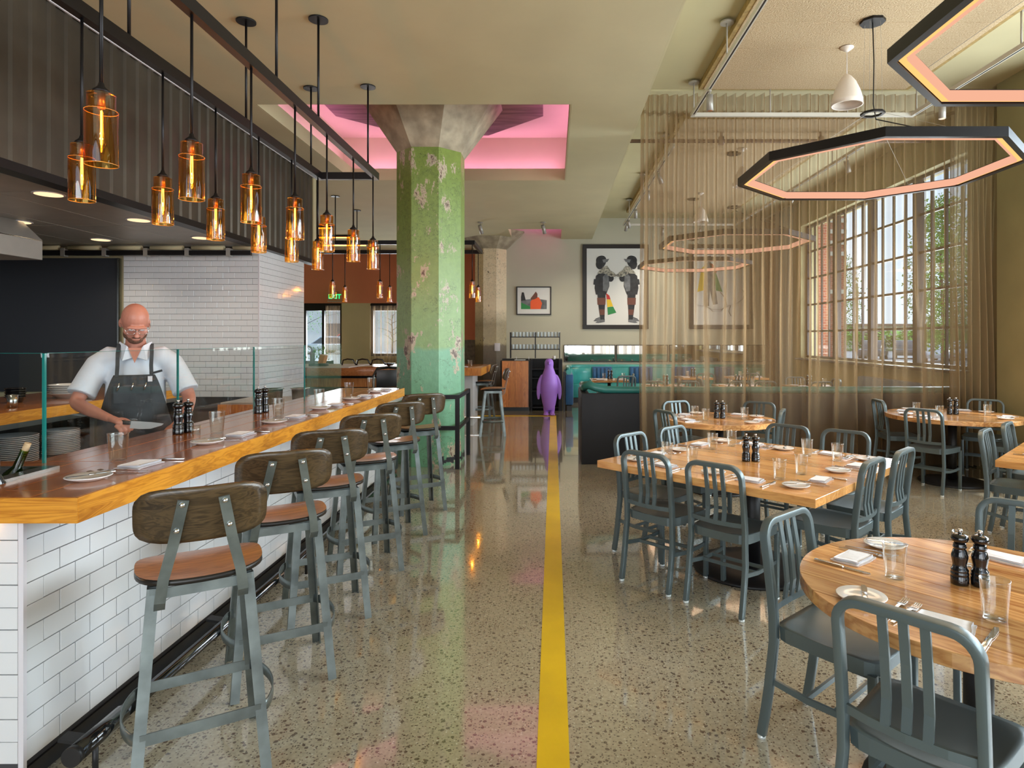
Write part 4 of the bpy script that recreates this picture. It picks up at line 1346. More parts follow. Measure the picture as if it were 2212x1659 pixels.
# ------------------------------------------------------------------ slatted aluminium chairs
def make_chair():
    t = thing('slatted_chair', 'x', 'chair', (0, 0, 0), group='grey slatted aluminium chairs')
    # rear uprights and rounded top in one bent bar
    def side(z):  # y of the back line at height z
        return -.190 - .055 * max(0, (.45 - z) / .45) ** 1.6 - .052 * max(0, (z - .45) / .42) ** 1.3
    hw = .178
    pts = []
    for k in range(9): z = .012 + k / 8 * .78; pts.append((-hw - (.006 if z < .4 else 0), side(z), z))
    for k in range(1, 7):
        a = R(180 - 15 * k); pts.append((-hw + .068 + .068 * math.cos(a), side(.79 + .068 * math.sin(a)), .79 + .068 * math.sin(a)))
    right = [(-x, y, z) for x, y, z in pts][::-1]
    pts += right
    MB().ribbon(pts, .036, .026, (0, 1, .1)).build('back_frame', 'navy', t, bevel=.004, segs=2)
    zt_ = .848
    for s in (-1, 0, 1):
        p = [(s * .054, side(zt_ - .0) + .0, zt_), (s * .054, side(.72) + .004, .72), (s * .054, side(.60) + .0, .60), (s * .054, side(.53) - .018 + .0, .528)]
        MB().ribbon(p, .025, .010, (1, 0, 0)).build('slat', 'navy', t)
    p = [(-hw, side(.525), .525), (-.10, side(.525) - .014, .522), (0, side(.525) - .02, .52), (.10, side(.525) - .014, .522), (hw, side(.525), .525)]
    MB().ribbon(p, .026, .012, (0, 0, 1)).build('lower_back_rail', 'navy', t)
    def top_(px, py):
        x = px * (.195 + .012 * py); y = py * .205 + .01
        r2 = min(1, px * px + py * py)
        return (x, y, .462 - .022 * (1 - r2) ** .7 - .006 * max(0, py) ** 4 + .004 * abs(px) ** 3)
    m = MB().disc(top_, 9, 48, 7.0)
    b = len(m.v) - 48
    low = [len(m.v) + i for i in range(48)]
    for i in range(48):
        v = m.v[b + i]; m.v.append((v[0] * .985, v[1] * .985, .412))
    for i in range(48):
        j = (i + 1) % 48; m.f.append((b + i, low[i], low[j], b + j)); m.sm.append(False)
    m.f.append(tuple(low)); m.sm.append(False)
    m.build('seat', 'navy', t)
    for sx in (-1, 1):
        MB().ribbon([(sx * .186, .188, .42), (sx * .184, .19, .20), (sx * .182, .192, .012)], .030, .026, (0, 1, 0)).build('front_leg', 'navy', t, bevel=.003)
        for (x, y) in ((sx * .182, .192), (sx * .184, side(.012))):
            MB().cyl((x, y, 0), (x, y, .014), .017, seg=12).build('glide', 'clear_glide', t)
        MB().ribbon([(sx * .182, side(.235), .245), (sx * .181, -.05, .225), (sx * .181, .09, .225), (sx * .182, .188, .235)], .024, .012, (0, 0, 1)).build('side_stretcher', 'navy', t)
    for y in (-.06, .05): MB().ribbon([(-.18, y, .226), (.18, y, .226)], .020, .012, (0, 0, 1)).build('cross_stretcher', 'navy', t)
    return t


chair = make_chair(); kids(chair)
def put_chair(bx, by, face, lb, grp, z=0):
    """bx,by: floor point under the back; face: facing direction vector"""
    f = Vector((face[0], face[1], 0)).normalized()
    rz = math.atan2(-f.x, f.y)
    c = Vector((bx, by, 0)) + f * .225
    return dup(chair, (c.x, c.y, z), rz, lb, grp)


q = .7071
G1 = 'chairs around the large square table'
for (x, y, f, lb) in ((.595, 4.09, (q, q), 'grey slatted chair at the square table, front left side, farther from the camera'),
                      (.945, 3.74, (q, q), 'grey slatted chair at the square table, front left side, nearer the camera'),
                      (.60, 4.90, (q, -q), 'grey slatted chair at the square table, beside the black divider end'),
                      (.99, 5.27, (q, -q), 'grey slatted chair at the square table, behind, next to the rear round table'),
                      (1.92, 3.85, (-q, q), 'grey slatted chair at the square table, right side, nearer the camera'),
                      (2.30, 4.20, (-q, q), 'grey slatted chair at the square table, right side, farther from the camera'),
                      (1.97, 5.37, (-q, -q), 'grey slatted chair pulled back from the square table, left one of two by the curtain'),
                      (2.31, 5.05, (-q, -q), 'grey slatted chair pulled back from the square table, right one of two by the curtain')):
    put_chair(x, y, f, lb, G1)
G2 = 'chairs around the near round table'
for (x, y, f, lb) in ((.985, 2.665, (.66, -.75), 'grey slatted chair at the far left of the near round table, seat in view'),
                      (.945, 1.715, (.74, .67), 'large foreground grey slatted chair with its back to the camera at the near round table'),
                      (2.10, 2.83, (-.68, -.72), 'grey slatted chair behind the near round table at the right edge')):
    put_chair(x, y, f, lb, G2)
G3 = 'chairs around the rear round table by the divider'
for (x, y, f, lb) in ((1.43, 7.42, (.42, -.9), 'grey slatted chair at the rear left of the round table before the curtain'),
                      (1.13, 6.44, (.9, .42), 'grey slatted chair at the front left of the round table before the curtain'),
                      (2.36, 7.32, (-.62, -.78), 'grey slatted chair at the rear right of the round table before the curtain'),
                      (2.33, 6.52, (-.90, .43), 'grey slatted chair at the right of the round table before the curtain, turned sideways')):
    put_chair(x, y, f, lb, G3)
G4 = 'chairs around the window-side round table'
for (x, y, f, lb) in ((3.86, 7.55, (.99, -.12), 'grey slatted chair in side view at the left of the window-side round table'),
                      (3.82, 6.58, (.80, .60), 'grey slatted chair with its back to the camera at the window-side round table'),
                      (5.16, 7.62, (-.62, -.78), 'grey slatted chair in front of the gathered curtain at the window-side round table'),
                      (5.02, 6.55, (-.72, .70), 'grey slatted chair cropped at the right edge by the window-side round table')):
    put_chair(x, y, f, lb, G4)
G5 = 'chairs at the table cropped by the right edge'
for (x, y, f, lb) in ((3.47, 5.10, (q, -q), 'grey slatted chair at the cropped right-hand table, nearer and lower in view'),
                      (3.93, 5.50, (q, -q), 'grey slatted chair at the cropped right-hand table, farther one')):
    put_chair(x, y, f, lb, G5)

# ------------------------------------------------------------------ tables
def board_poly(kind, size, a, b_):
    """outline of the strip a<y<b_ of a square (half side) or round (radius) top"""
    if kind == 'square': return [(-size, a), (size, a), (size, b_), (-size, b_)]
    n_ = 14; pts = []
    for k in range(n_ + 1):
        y = a + (b_ - a) * k / n_; pts.append((math.sqrt(max(0, size * size - y * y)), y))
    return pts + [(-x, y) for x, y in pts[::-1]]


def table(name, label, kind, size, loc, rz, nb, m, th=.048, base=.38, col=.05, group=None, H=.75):
    t = thing(name, label, 'table', loc, rz, group)
    w = 2 * size / nb; e = 1e-4
    for i in range(nb):
        a = -size + i * w + (0 if i == 0 else .0007); b_ = -size + (i + 1) * w - (0 if i == nb - 1 else .0007)
        if kind == 'round': a = max(a, -size + e); b_ = min(b_, size - e)
        MB().prism(board_poly(kind, size, a, b_), H - th, H).build('board', m, t, bevel=.0018, segs=1)
    MB().cyl((0, 0, .03), (0, 0, H - th - .02), col, seg=24).build('column', 'black', t)
    MB().lathe([(0, .032), (col + .03, .032), (base * .6, .030), (base - .01, .022), (base, .012), (base, 0), (0, 0)], 40).build('base_plate', 'black', t)
    MB().box(-.25, .25, -.035, .035, H - th - .02, H - th - .001).box(-.035, .035, -.25, -.036, H - th - .02, H - th - .001).box(-.035, .035, .036, .25, H - th - .02, H - th - .001).build('top_bracket', 'black', t)
    return t


table('dining_table', 'large square pale fir table with eight chairs in the middle of the room', 'square', .76, (1.38, 4.43, 0), R(-45), 11, 'table_pale', base=.40, col=.056)
table('dining_table', 'round cherry-toned board table in the right foreground', 'round', .565, (1.44, 2.16, 0), R(-50), 9, 'table_red', th=.045, base=.36, col=.045)
table('dining_table', 'round red-brown table before the bronze curtain near the black divider', 'round', .565, (1.755, 6.74, 0), R(-50), 9, 'table_red', th=.05, base=.34, col=.042)
table('dining_table', 'round table beside the window wall before the gathered curtain', 'round', .67, (4.43, 7.08, 0), R(-45), 10, 'table_red', th=.045, base=.34, col=.045)
table('dining_table', 'pale square table cropped by the right edge of the picture', 'square', .76, (4.15, 4.44, 0), R(-45), 11, 'table_pale', base=.40, col=.056)

# ------------------------------------------------------------------ tableware prototypes
plate = MB().lathe([(0, 0), (.045, 0), (.050, .003), (.074, .013), (.077, .016), (.075, .0175), (.048, .0065), (0, .0055)], 32).build('side_plate', 'porcelain')
tag(plate, 'x', 'plate')
tumbler = MB().lathe([(0, 0), (.029, 0), (.0325, .004), (.0405, .118), (.0412, .122), (.0395, .122), (.031, .014), (.027, .010), (0, .009)], 28).build('tumbler', 'glass')
tag(tumbler, 'x', 'glass')
salt = MB().lathe([(0, 0), (.022, 0), (.0225, .045), (.0215, .045), (.020, .006), (0, .006)], 20).build('salt_cellar', 'glass')
tag(salt, 'x', 'salt glass')


def make_napkin():
    t = thing('napkin', 'x', 'napkin')
    def lay(z, sx, sy, w, ph):
        def f(u, v):
            x = (u - .5) * sx; y = (v - .5) * sy
            e_ = min(u, 1 - u, v, 1 - v) * 8
            return (x + .003 * math.sin(v * 5 + ph), y + .004 * math.sin(u * 4 + ph), z + w * (.5 + .5 * math.sin(u * 5 + ph) * math.cos(v * 4)) * min(1, e_))
        return f
    m = MB()
    m.sheet(10, 10, lay(.0065, .150, .105, .002, 0)); m.sheet(10, 10, lay(.001, .150, .105, 0, 0))
    k = 121
    for z in ():
        pass
    def rim(b0, b1, nu=10):
        e0 = [i for i in range(nu + 1)] + [nu + (nu + 1) * j for j in range(1, nu + 1)] + [(nu + 1) * nu + nu - i for i in range(1, nu + 1)] + [(nu + 1) * (nu - j) for j in range(1, nu)]
        for a, b_ in zip(e0, e0[1:] + e0[:1]): m.f.append((b0 + a, b0 + b_, b1 + b_, b1 + a)); m.sm.append(True)
    rim(0, 121)
    m.build('lower_fold', 'linen', t)
    m = MB(); m.sheet(10, 10, lay(.0155, .135, .088, .004, 1.2)); m.sheet(10, 10, lay(.0085, .135, .088, 0, 1.2)); rim(0, 121)
    m.build('upper_fold', 'linen', t).rotation_euler = (0, 0, R(4))
    return t


def make_fork():
    t = thing('fork', 'x', 'fork')
    MB().ribbon([(0, -.095, .004), (0, -.03, .006), (0, .025, .009), (0, .045, .007)], .010, .0022, (1, 0, 0)).build('handle', 'chrome', t)
    h = MB(); h.ribbon([(0, .043, .007), (0, .052, .005), (0, .062, .0045)], .023, .002, (1, 0, 0))
    for s in (-1.5, -.5, .5, 1.5): h.ribbon([(s * .0062, .060, .0045), (s * .0062, .085, .005), (s * .0058, .100, .009)], .0036, .0018, (1, 0, 0))
    h.build('tines', 'chrome', t)
    return t


def make_knife(L=.10, w=.019):
    t = thing('table_knife', 'x', 'knife')
    MB().ribbon([(0, -L, .0045), (0, -.02, .0045), (0, .008, .0035)], w * .75, .007, (1, 0, 0)).build('handle', 'chrome', t, bevel=.002)
    MB().prism([(-w * .36, .006), (w * .36, .006), (w * .5, .03), (w * .5, L * .8), (w * .2, L * 1.05), (-w * .36, L * 1.0)], .002, .0034).build('blade', 'chrome', t)
    return t


def make_mill():
    t = thing('pepper_mill', 'x', 'mill')
    MB().lathe([(0, 0), (.027, 0), (.0285, .004), (.0285, .028), (.0262, .031), (.0285, .034), (.0285, .040), (.0255, .043), (.0275, .047), (.0272, .052), (.0225, .058), (.0215, .070), (.0262, .092), (.0262, .100), (.0205, .118), (.0175, .124), (.0215, .127), (.0215, .131), (.0185, .134), (.0205, .138), (.0165, .142), (0, .142)], 28).build('body', 'black_gloss', t)
    MB().lathe([(0, .1425), (.0165, .1425), (.0255, .150), (.0275, .158), (.0245, .168), (.012, .1735), (0, .174)], 28).build('head', 'black_gloss', t)
    MB().lathe([(0, .1735), (.006, .174), (.005, .178), (.0085, .182), (.0085, .187), (.005, .190), (0, .1905)], 16).build('knob', 'chrome', t)
    return t


napkin = make_napkin(); fork = make_fork(); knife = make_knife(); bknife = make_knife(.075, .020); bknife.name = 'butter_knife'; mill = make_mill()
for o in (napkin, fork, knife, bknife, mill, plate, tumbler, salt): kids(o)


def setting(px, py, face, z, where, grp, full=2, fl=1.0, pl=True, gl=True, np=True):
    """px,py: napkin centre; face: direction the diner looks"""
    f = Vector((face[0], face[1])).normalized(); r = Vector((f.y, -f.x)); rz = math.atan2(-f.x, f.y)
    j = lambda a: random.uniform(-a, a)
    def P(x, y): v = Vector((px, py)) + r * x * fl + f * y; return (v.x + j(.006), v.y + j(.006), z + .0004)
    if np: dup(napkin, P(0, 0), rz + R(90 if full == 9 else 0) + j(.12), 'folded white napkin, ' + where, grp + ', napkins')
    if pl:
        p = P(-.265, .03)
        dup(plate, p, 0, 'white side plate, ' + where, grp + ', plates')
        if full >= 1: dup(bknife, (p[0] + .01, p[1], z + .0172), rz + R(35) + j(.3), 'butter knife on side plate, ' + where, grp + ', butter knives')
    if gl: dup(tumbler, P(.10, .165), j(3), 'clear tumbler, ' + where, grp + ', tumblers')
    if full >= 1: dup(knife, P(.125, -.01), rz + j(.06), 'table knife, ' + where, grp + ', table knives')
    if full >= 2:
        dup(fork, P(-.115, 0), rz + j(.08), 'outer fork, ' + where, grp + ', forks'); dup(fork, P(-.148, .012), rz + j(.08), 'inner fork, ' + where, grp + ', forks')
def mills(x, y, z, where, d=(.062, -.012), one=False):
    dup(mill, (x, y, z + .0004), 0, 'black lacquered mill, left of the pair, ' + where, 'black salt and pepper mills')
    if not one: dup(mill, (x + d[0], y + d[1], z + .0004), 1, 'black lacquered mill, right of the pair, ' + where, 'black salt and pepper mills')


# bar places
for i, (yy, xx) in enumerate(((2.655, -1.715), (3.47, -1.71), (4.25, -1.715), (5.02, -1.715), (5.78, -1.715), (6.50, -1.715))):
    setting(xx, yy, (-1, 0), ZT, '%s place along the fir bar from the front' % ordn[i], 'bar settings')
for (x, y, w) in ((-2.075, 3.53, 'on the bar before the chef'), (-2.08, 4.50, 'on the bar before the tiled block'), ):
    mills(x, y, ZT, w, (.012, .075))
dup(salt, (-1.985, 3.545, ZT + .0004), 0, 'small salt glass beside the mills before the chef'); dup(salt, (-1.99, 4.62, ZT + .0004), 0, 'small salt glass beside the mills before the tiled block')
# square table
C = Vector((1.38, 4.43))
names = [('front left side, %s', (q, q), (-q, -q), (-q, q)), ('rear left side, %s', (q, -q), (-q, q), (-q, -q)), ('front right side, %s', (-q, q), (q, -q), (-q, -q)), ('rear right side, %s', (-q, -q), (q, q), (-q, q))]
for (nm, f, out, al) in names:
    for s, wd in ((-.30, 'nearer place' if True else ''), (.30, 'farther place')):
        p = C + Vector(out) * .60 + Vector(al) * s
        lab = {('front left side, %s', -.30): 'right-hand place', ('front left side, %s', .30): 'left-hand place'}.get((nm, s))
        if nm.startswith('rear left'): lab = 'place beside the divider' if s < 0 else 'place nearest the curtain'
        if nm.startswith('front right'): lab = 'near corner place' if s < 0 else 'outer corner place'
        if nm.startswith('rear right'): lab = 'outer corner place' if s < 0 else 'place nearest the curtain'
        setting(p.x, p.y, f, .75, 'square table, ' + nm % lab, 'square table settings')
mills(1.33, 4.40, .75, 'centre of the square table')
# near round table
C = Vector((1.44, 2.16))
for (a, w) in ((136, 'rear left place of the near round table'), (224, 'front left place of the near round table'), (44, 'rear right place of the near round table'), (316, 'front right place of the near round table')):
    o_ = Vector((math.cos(R(a)), math.sin(R(a)))); p = C + o_ * .40
    setting(p.x, p.y, -o_, .75, w, 'near round table settings', fl=.92)
mills(1.405, 2.205, .75, 'centre of the near round table', (.058, -.018))
# rear round table, window round table
for (C, rr, w, gg) in ((Vector((1.755, 6.74)), .41, 'round table by the divider', 'rear round table settings'), (Vector((4.43, 7.08)), .50, 'round table by the window', 'window round table settings')):
    for (a, ww_) in ((140, 'rear left'), (205, 'front left'), (45, 'rear right'), (330, 'front right')):
        o_ = Vector((math.cos(R(a)), math.sin(R(a)))); p = C + o_ * rr
        setting(p.x, p.y, -o_, .75, '%s place of the %s' % (ww_, w), gg, full=1, fl=.85)
    mills(C.x - .03, C.y + .0, .75, 'centre of the ' + w)
# cropped table
C = Vector((4.15, 4.44))
for (al, lb) in ((-.30, 'left place'), (.30, 'farther place')):
    p = C + Vector((-q, q)) * .60 + Vector((q, q)) * al
    setting(p.x, p.y, (q, -q), .75, 'cropped right-hand table, ' + lb, 'cropped table settings', full=1)

# ------------------------------------------------------------------ divider, curtain
dv = thing('divider', 'low black room divider with a green leather bolster below the curtain', 'divider', (.36, 8.07, 0))
MB().box(0, 5.0, 0, .10, .0, .895).build('panel', 'divider', dv, bevel=.004)
MB().box(-.0, .10, .1001, 1.1, .0, .895).build('end_panel', 'divider', dv, bevel=.004)
pts = [(.05, .95, .945), (.05, .55, .945), (.05, .28, .95), (.055, .16, .985), (.10, .10, 1.0), (.18, .085, .965), (.30, .08, .94)] + [(x, .08, .935) for x in (.5, 1, 2, 3, 4, 4.98)]
bm_ = MB(); bm_.tube(pts, [.045, .05, .05, .055, .055, .05, .048] + [.045] * 6, 14); bm_.build('bolster', 'teal_dark', dv)
MB().box(.2, 4.95, .101, .22, .42, .90).build('seat_back', 'teal_dark', dv, bevel=.01)
MB().box(.2, 4.95, .101, .62, .05, .44).build('bench_seat', 'teal_dark', dv, bevel=.015)

cu = thing('curtain', 'floor-length sheer bronze curtain hung across the room, pleated at its head', 'curtain', (0, 7.91, 0))
cx0, cx1 = 1.09, 4.98
def head(x): return .050 * math.sin(2 * PI * x / .118 + 1.2 * math.sin(x * 2.1)) + .012 * math.sin(x * 31)
folds = []
x = cx0 + .02
random.seed(5)
while x < 5.2:
    folds.append((x, random.uniform(.042, .070), random.uniform(.07, .115) * random.choice((1, -1, -1)))); x += random.uniform(.30, .46)
def foot(x):
    y = .014 * math.sin(x * 9.3) + .007 * math.sin(x * 23)
    for fx, w, a in folds:
        d = (x - fx) / w
        if abs(d) < 4: y += a * math.exp(-d * d * 1.6)
    return y
def cfn(u, v):
    x = cx0 + (cx1 - cx0) * u; z = .02 + (4.615 - .02) * v
    k = max(0, min(1, (v - .12) / .70)); k = k * k * (3 - 2 * k)
    top_k = max(0, (v - .93) / .07)
    y = head(x) * (k * .80 + .20 * top_k + .05) + foot(x) * (1 - k * .80)
    xx = x + .012 * math.cos(2 * PI * x / .118) * top_k + .010 * math.sin(z * 2 + x * 7) * (1 - v)
    xx += -.02 * (1 - v) * (1 - u) * 2
    if v > .985: z += .012 * math.sin(2 * PI * x / .118 + .6)
    return (xx, y, z)
MB().sheet(560, 26, cfn).build('sheer_panel', 'curtain', cu)
def cf2(u, v):
    x = 4.93 + (5.50 - 4.93) * u; z = .02 + 4.59 * v
    a = .055 * math.sin(u * 2 * PI * 6.5 + .5 * math.sin(z * .8)) + .015 * math.sin(u * 40 + z)
    return (x + .012 * math.sin(z * 1.3 + u * 9), a * (.75 + .25 * math.sin(z + 1)), z)
MB().sheet(150, 20, cf2).build('gathered_panel', 'curtain_gather', cu)
MB().box(1.05, 5.53, -.010, .010, 4.655, 4.679).build('curtain_rail', 'beige_dark', cu)
hem = MB().sheet(560, 1, lambda u, v: (cfn(u, .945)[0], cfn(u, .945)[1] - .004, 4.36 + .045 * v)).build('head_tape', 'curtain', cu)
o = thing('curtain', 'bronze sheer curtain at the front window behind the photographer', 'curtain', (1.9, -3.85, 0))
MB().sheet(160, 4, lambda u, v: (u * 3.5, .05 * math.sin(u * 150) + .02 * math.sin(u * 61), .03 + 4.2 * v)).build('sheer_panel', 'curtain_dark', o)
# curtain by the far window corner
for (x, y0, y1, lb, m_, xx) in ((XR - .12, 14.55, 15.5, 'pale sheer curtain at the far corner of the window wall', 'curtain_pale', 0), (XR - .14, 15.5, 16.2, 'brown gathered curtain in the far window corner', 'curtain_dark', 0)):
    o = thing('curtain', lb, 'curtain', (x, y0, 0))
    MB().sheet(70, 6, lambda u, v: (.045 * math.sin(u * 38 + v), u * (y1 - y0), .3 + 4.3 * v)).build('sheer_panel', m_, o)
    MB().box(-.01, .01, -.02, y1 - y0 + .02, 4.61, 4.66).build('curtain_rail', 'track', o)
for (x0, x1, y, lb) in ((-6.70, -6.27, YF - .12, 'brown sheer drape at the left far window'), (-5.36, -4.55, YF - .12, 'brown sheer drape at the right far window')):
    o = thing('curtain', lb, 'curtain', (x0, y, 0))
    MB().sheet(60, 4, lambda u, v: (u * (x1 - x0), .045 * math.sin(u * 26) + .015 * math.sin(u * 61), .02 + 2.53 * v)).build('sheer_panel', 'curtain_thin', o)
    MB().box(-.02, x1 - x0 + .02, -.01, .01, 2.55, 2.6).build('curtain_rail', 'dark_metal', o)

# ------------------------------------------------------------------ booths, mirrors, pictures on the back wall
bq = thing('banquette', 'teal leather and blue velvet banquette along the back wall', 'banquette', (.27, YB - .02, 0))
LQ = 5.2
MB().box(0, LQ, -.62, -.02, 0, .12).build('plinth', 'black', bq)
MB().box(.18, LQ, -.64, -.12, .12, .46).build('seat_cushion', 'teal', bq, bevel=.03)
MB().box(0, .17, -2.42, -.02, .13, .80).build('side_panel', 'blue', bq, bevel=.02)
MB().box(.03, .14, -2.42, -.1, 0, .12).build('plinth', 'black', bq)
MB().box(-.05, -.01, -2.42, -2.2, 0, .86).build('end_post', 'black', bq)
MB().tube([(.07, -2.40, .85), (.07, -1.4, .87), (.08, -.5, .87), (.2, -.12, .87), (.6, -.10, .87), (2, -.10, .87), (LQ, -.10, .87)], .058, 14).build('top_roll', 'teal', bq)
# curved inner corner back
def cc(u, v):
    a = PI / 2 * u
    return (.17 + .55 * (1 - math.cos(a)), -.85 + .72 * math.sin(a), .42 + .44 * v)
MB().sheet(14, 3, cc).build('corner_back', 'teal', bq, solid=.05)
x = .72; k = 0
for w, m_ in ((.02, 'teal'), (.50, 'blue'), (.45, 'teal'), (.58, 'blue'), (.50, 'teal'), (.58, 'blue'), (.50, 'teal'), (.50, 'blue'), (.78, 'teal')):
    w = min(w, LQ - x)
    if w < .05: continue
    MB().box(x + .002, x + w - .002, -.17 if m_ == 'teal' else -.19, -.03, .44, .845 if m_ == 'teal' else .87).build('back_pad', m_, bq, bevel=.012)
    if m_ == 'blue':
        ch = MB()
        for c_ in range(5): ch.cyl((x + .05 + c_ * (w - .1) / 4, -.185, .47), (x + .05 + c_ * (w - .1) / 4, -.185, .84), (w - .1) / 9, seg=10)
        ch.build('channel_tufting', 'blue', bq)
    x += w
for i, x in enumerate((.275, 1.62, 2.975, 4.33)):
    t = thing('wall_mirror', 'long low black-framed mirror above the booths, %s from the left' % ordn[i], 'mirror', (x, YB - .002, .985), group='long low mirrors')
    w = 1.32; h = .44
    m = MB(); m.box(0, w, -.03, -.001, 0, .018); m.box(0, w, -.03, -.001, h - .018, h); m.box(0, .018, -.03, -.001, .018, h - .018); m.box(w - .018, w, -.03, -.001, .018, h - .018)
    m.build('frame', 'frame', t); MB().box(.018, w - .018, -.018, -.002, .018, h - .018).build('mirror_glass', 'mirror', t)


def poly(t, name, pts, m, y, s=1.0):
    """flat painted shape on the print: pts (x,z)"""
    b = [(x * s, y, z * s) for x, z in pts]
    o = MB().add(b, [tuple(range(len(b)))]).build(name, m, t)
    return o
MT['ink'] = mat('charcoal_print', (.035, .036, .04), .6, var=.5, scale=8)
MT['inkgrey'] = mat('grey_print', (.20, .21, .22), .6, var=.5, scale=8)
MT['inkred'] = mat('red_print', (.55, .04, .03), .6); MT['inkyel'] = mat('yellow_print', (.80, .55, .03), .6); MT['inkgrn'] = mat('green_print', (.03, .25, .07), .6)
MT['inkbrown'] = mat('brown_print', (.16, .06, .04), .6); MT['inkorange'] = mat('orange_print', (.85, .12, .03), .6); MT['lace'] = mat('lace_print', (.55, .52, .42), .7, col2=(.10, .10, .09), scale=22)


def blob(cx, cz, rx, rz_, n=18, rot=0.0, wob=.0):
    out = []
    for k in range(n):
        a = 2 * PI * k / n; w = 1 + wob * math.sin(3 * a + cx * 9)
        x = math.cos(a) * rx * w; z = math.sin(a) * rz_ * w
        out.append((cx + x * math.cos(rot) - z * math.sin(rot), cz + x * math.sin(rot) + z * math.cos(rot)))
    return out


def figure(t, cx, s, flag):
    y = -.0325
    Q = lambda pts: [(cx + s * x, z) for x, z in pts]
    e = .0006
    poly(t, 'printed_boot', Q([(-.30, .20), (-.22, .27), (-.10, .31), (-.04, .31), (.0, .24), (-.02, .19)]), 'inkgrey', y)
    poly(t, 'printed_boot', Q([(-.24, .16), (-.12, .23), (-.02, .26), (.06, .26), (.06, .18), (-.14, .15)]), 'inkgrey', y - e)
    poly(t, 'printed_leg', Q([(-.08, .24), (.05, .24), (.06, .50), (.09, .95), (-.18, .95), (-.14, .60)]), 'ink', y - 2 * e)
    poly(t, 'printed_legging', Q([(-.09, .36), (.05, .36), (.06, .50), (-.11, .50)]), 'inkbrown', y - 3 * e)
    poly(t, 'printed_legging', Q([(-.17, .62), (.08, .62), (.09, .80), (-.18, .80)]), 'inkbrown', y - 3 * e)
    poly(t, 'printed_coat', Q([(-.22, .88), (.10, .88), (.20, 1.10), (.19, 1.32), (.10, 1.44), (-.10, 1.45), (-.22, 1.36), (-.26, 1.05)]), 'ink', y - 4 * e)
    poly(t, 'printed_sleeve', Q([(.0, .98), (.12, .96), (.19, 1.12), (.18, 1.34), (.08, 1.42), (.0, 1.34)]), 'inkgrey', y - 5 * e)
    poly(t, 'printed_pack', Q([(-.30, 1.14), (-.14, 1.12), (-.14, 1.28), (-.28, 1.28)]), 'ink', y - 5 * e)
    poly(t, 'printed_bag', Q(blob(.24, 1.30, .10, .09)), 'ink', y - 4 * e)
    poly(t, 'printed_helmet', Q(blob(-.05, 1.74, .16, .15, wob=.06)), 'ink', y - 3 * e)
    poly(t, 'printed_helmet', Q(blob(-.10, 1.66, .12, .13)), 'ink', y - 4 * e)
    poly(t, 'printed_visor', Q([(-.02, 1.78), (.20, 1.80), (.14, 1.72), (.02, 1.70)]), 'inkgrey', y - 5 * e)
    poly(t, 'printed_ruff', Q([(-.18, 1.42), (-.10, 1.50), (.02, 1.60), (.14, 1.62), (.24, 1.50), (.36, 1.44), (.40, 1.34), (.24, 1.34), (.06, 1.42)]), 'lace', y - 6 * e)
    if flag:
        poly(t, 'printed_sash', Q([(.10, .92), (.20, .86), (.24, .76), (.12, .76)]), 'inkred', y - 6 * e)
        poly(t, 'printed_sash', Q([(.12, .755), (.24, .755), (.32, .58), (.14, .56)]), 'inkyel', y - 6 * e)
        poly(t, 'printed_sash', Q([(.14, .555), (.32, .575), (.42, .42), (.16, .36)]), 'inkgrn', y - 6 * e)


def picture(label, x, z, w, h, fwid, mount=None):
    t = thing('framed_picture', label, 'picture', (x, YB - .002, z))
    m = MB(); m.box(0, w, -.045, -.001, 0, fwid); m.box(0, w, -.045, -.001, h - fwid, h); m.box(0, fwid, -.045, -.001, fwid, h - fwid); m.box(w - fwid, w, -.045, -.001, fwid, h - fwid)
    m.build('frame', 'frame', t, bevel=.004, segs=1); MB().box(fwid, w - fwid, -.028, -.002, fwid, h - fwid).build('print', 'paper', t)
    return t
t1 = picture('large black-framed print of two helmeted figures facing each other', .755, 1.83, 1.69, 2.17, .105)
figure(t1, .52, .82, True); figure(t1, 1.22, -.82, False)
for a_ in range(4):
    MB().ribbon([(.70 + k * .034, -.0385 - .0004 * a_, 1.50 - a_ * .035 - .10 * math.sin(PI * k / 10) + .018 * math.sin(k * 2.1 + a_)) for k in range(11)], .012, .0008, (0, 1, 0)).build('printed_lace', 'lace', t1)
    MB().tube([(.72 + .09 * k, -.0375, 1.42 - .05 * math.sin(PI * k / 4) + .03 * math.cos(k * 3 + a_)) for k in range(5)], .006, 4).build('printed_lace', 'lace', t1)
t2 = picture('large black-framed print of a caped figure beside a tentacle, seen through the curtain', 3.50, 1.83, 1.64, 2.17, .105)
y = -.0325
poly(t2, 'printed_cape', [(.20, .95), (.30, 1.55), (.42, 1.66), (.40, 1.0)], 'inkyel', y); poly(t2, 'printed_cape', [(.62, 1.0), (.56, 1.55), (.50, 1.70), (.62, 1.62), (.84, .95)], 'inkgrn', y)
poly(t2, 'printed_sash', [(.50, 1.70), (.60, 1.66), (.70, 1.45), (.58, 1.45)], 'inkred', y - .001)
poly(t2, 'printed_figure', [(.36, .60), (.50, .58), (.52, 1.0), (.60, .62), (.72, .64), (.66, 1.1), (.62, 1.5), (.40, 1.5), (.36, 1.1)], 'inkgrey', y - .002)
poly(t2, 'printed_hat', [(.38, 1.72), (.62, 1.74), (.58, 1.80), (.54, 1.88), (.44, 1.86), (.42, 1.79)], 'ink', y - .002); poly(t2, 'printed_head', blob(.50, 1.62, .08, .11), 'inkgrey', y - .001)
MT['ink2'] = MT['inkgrey']
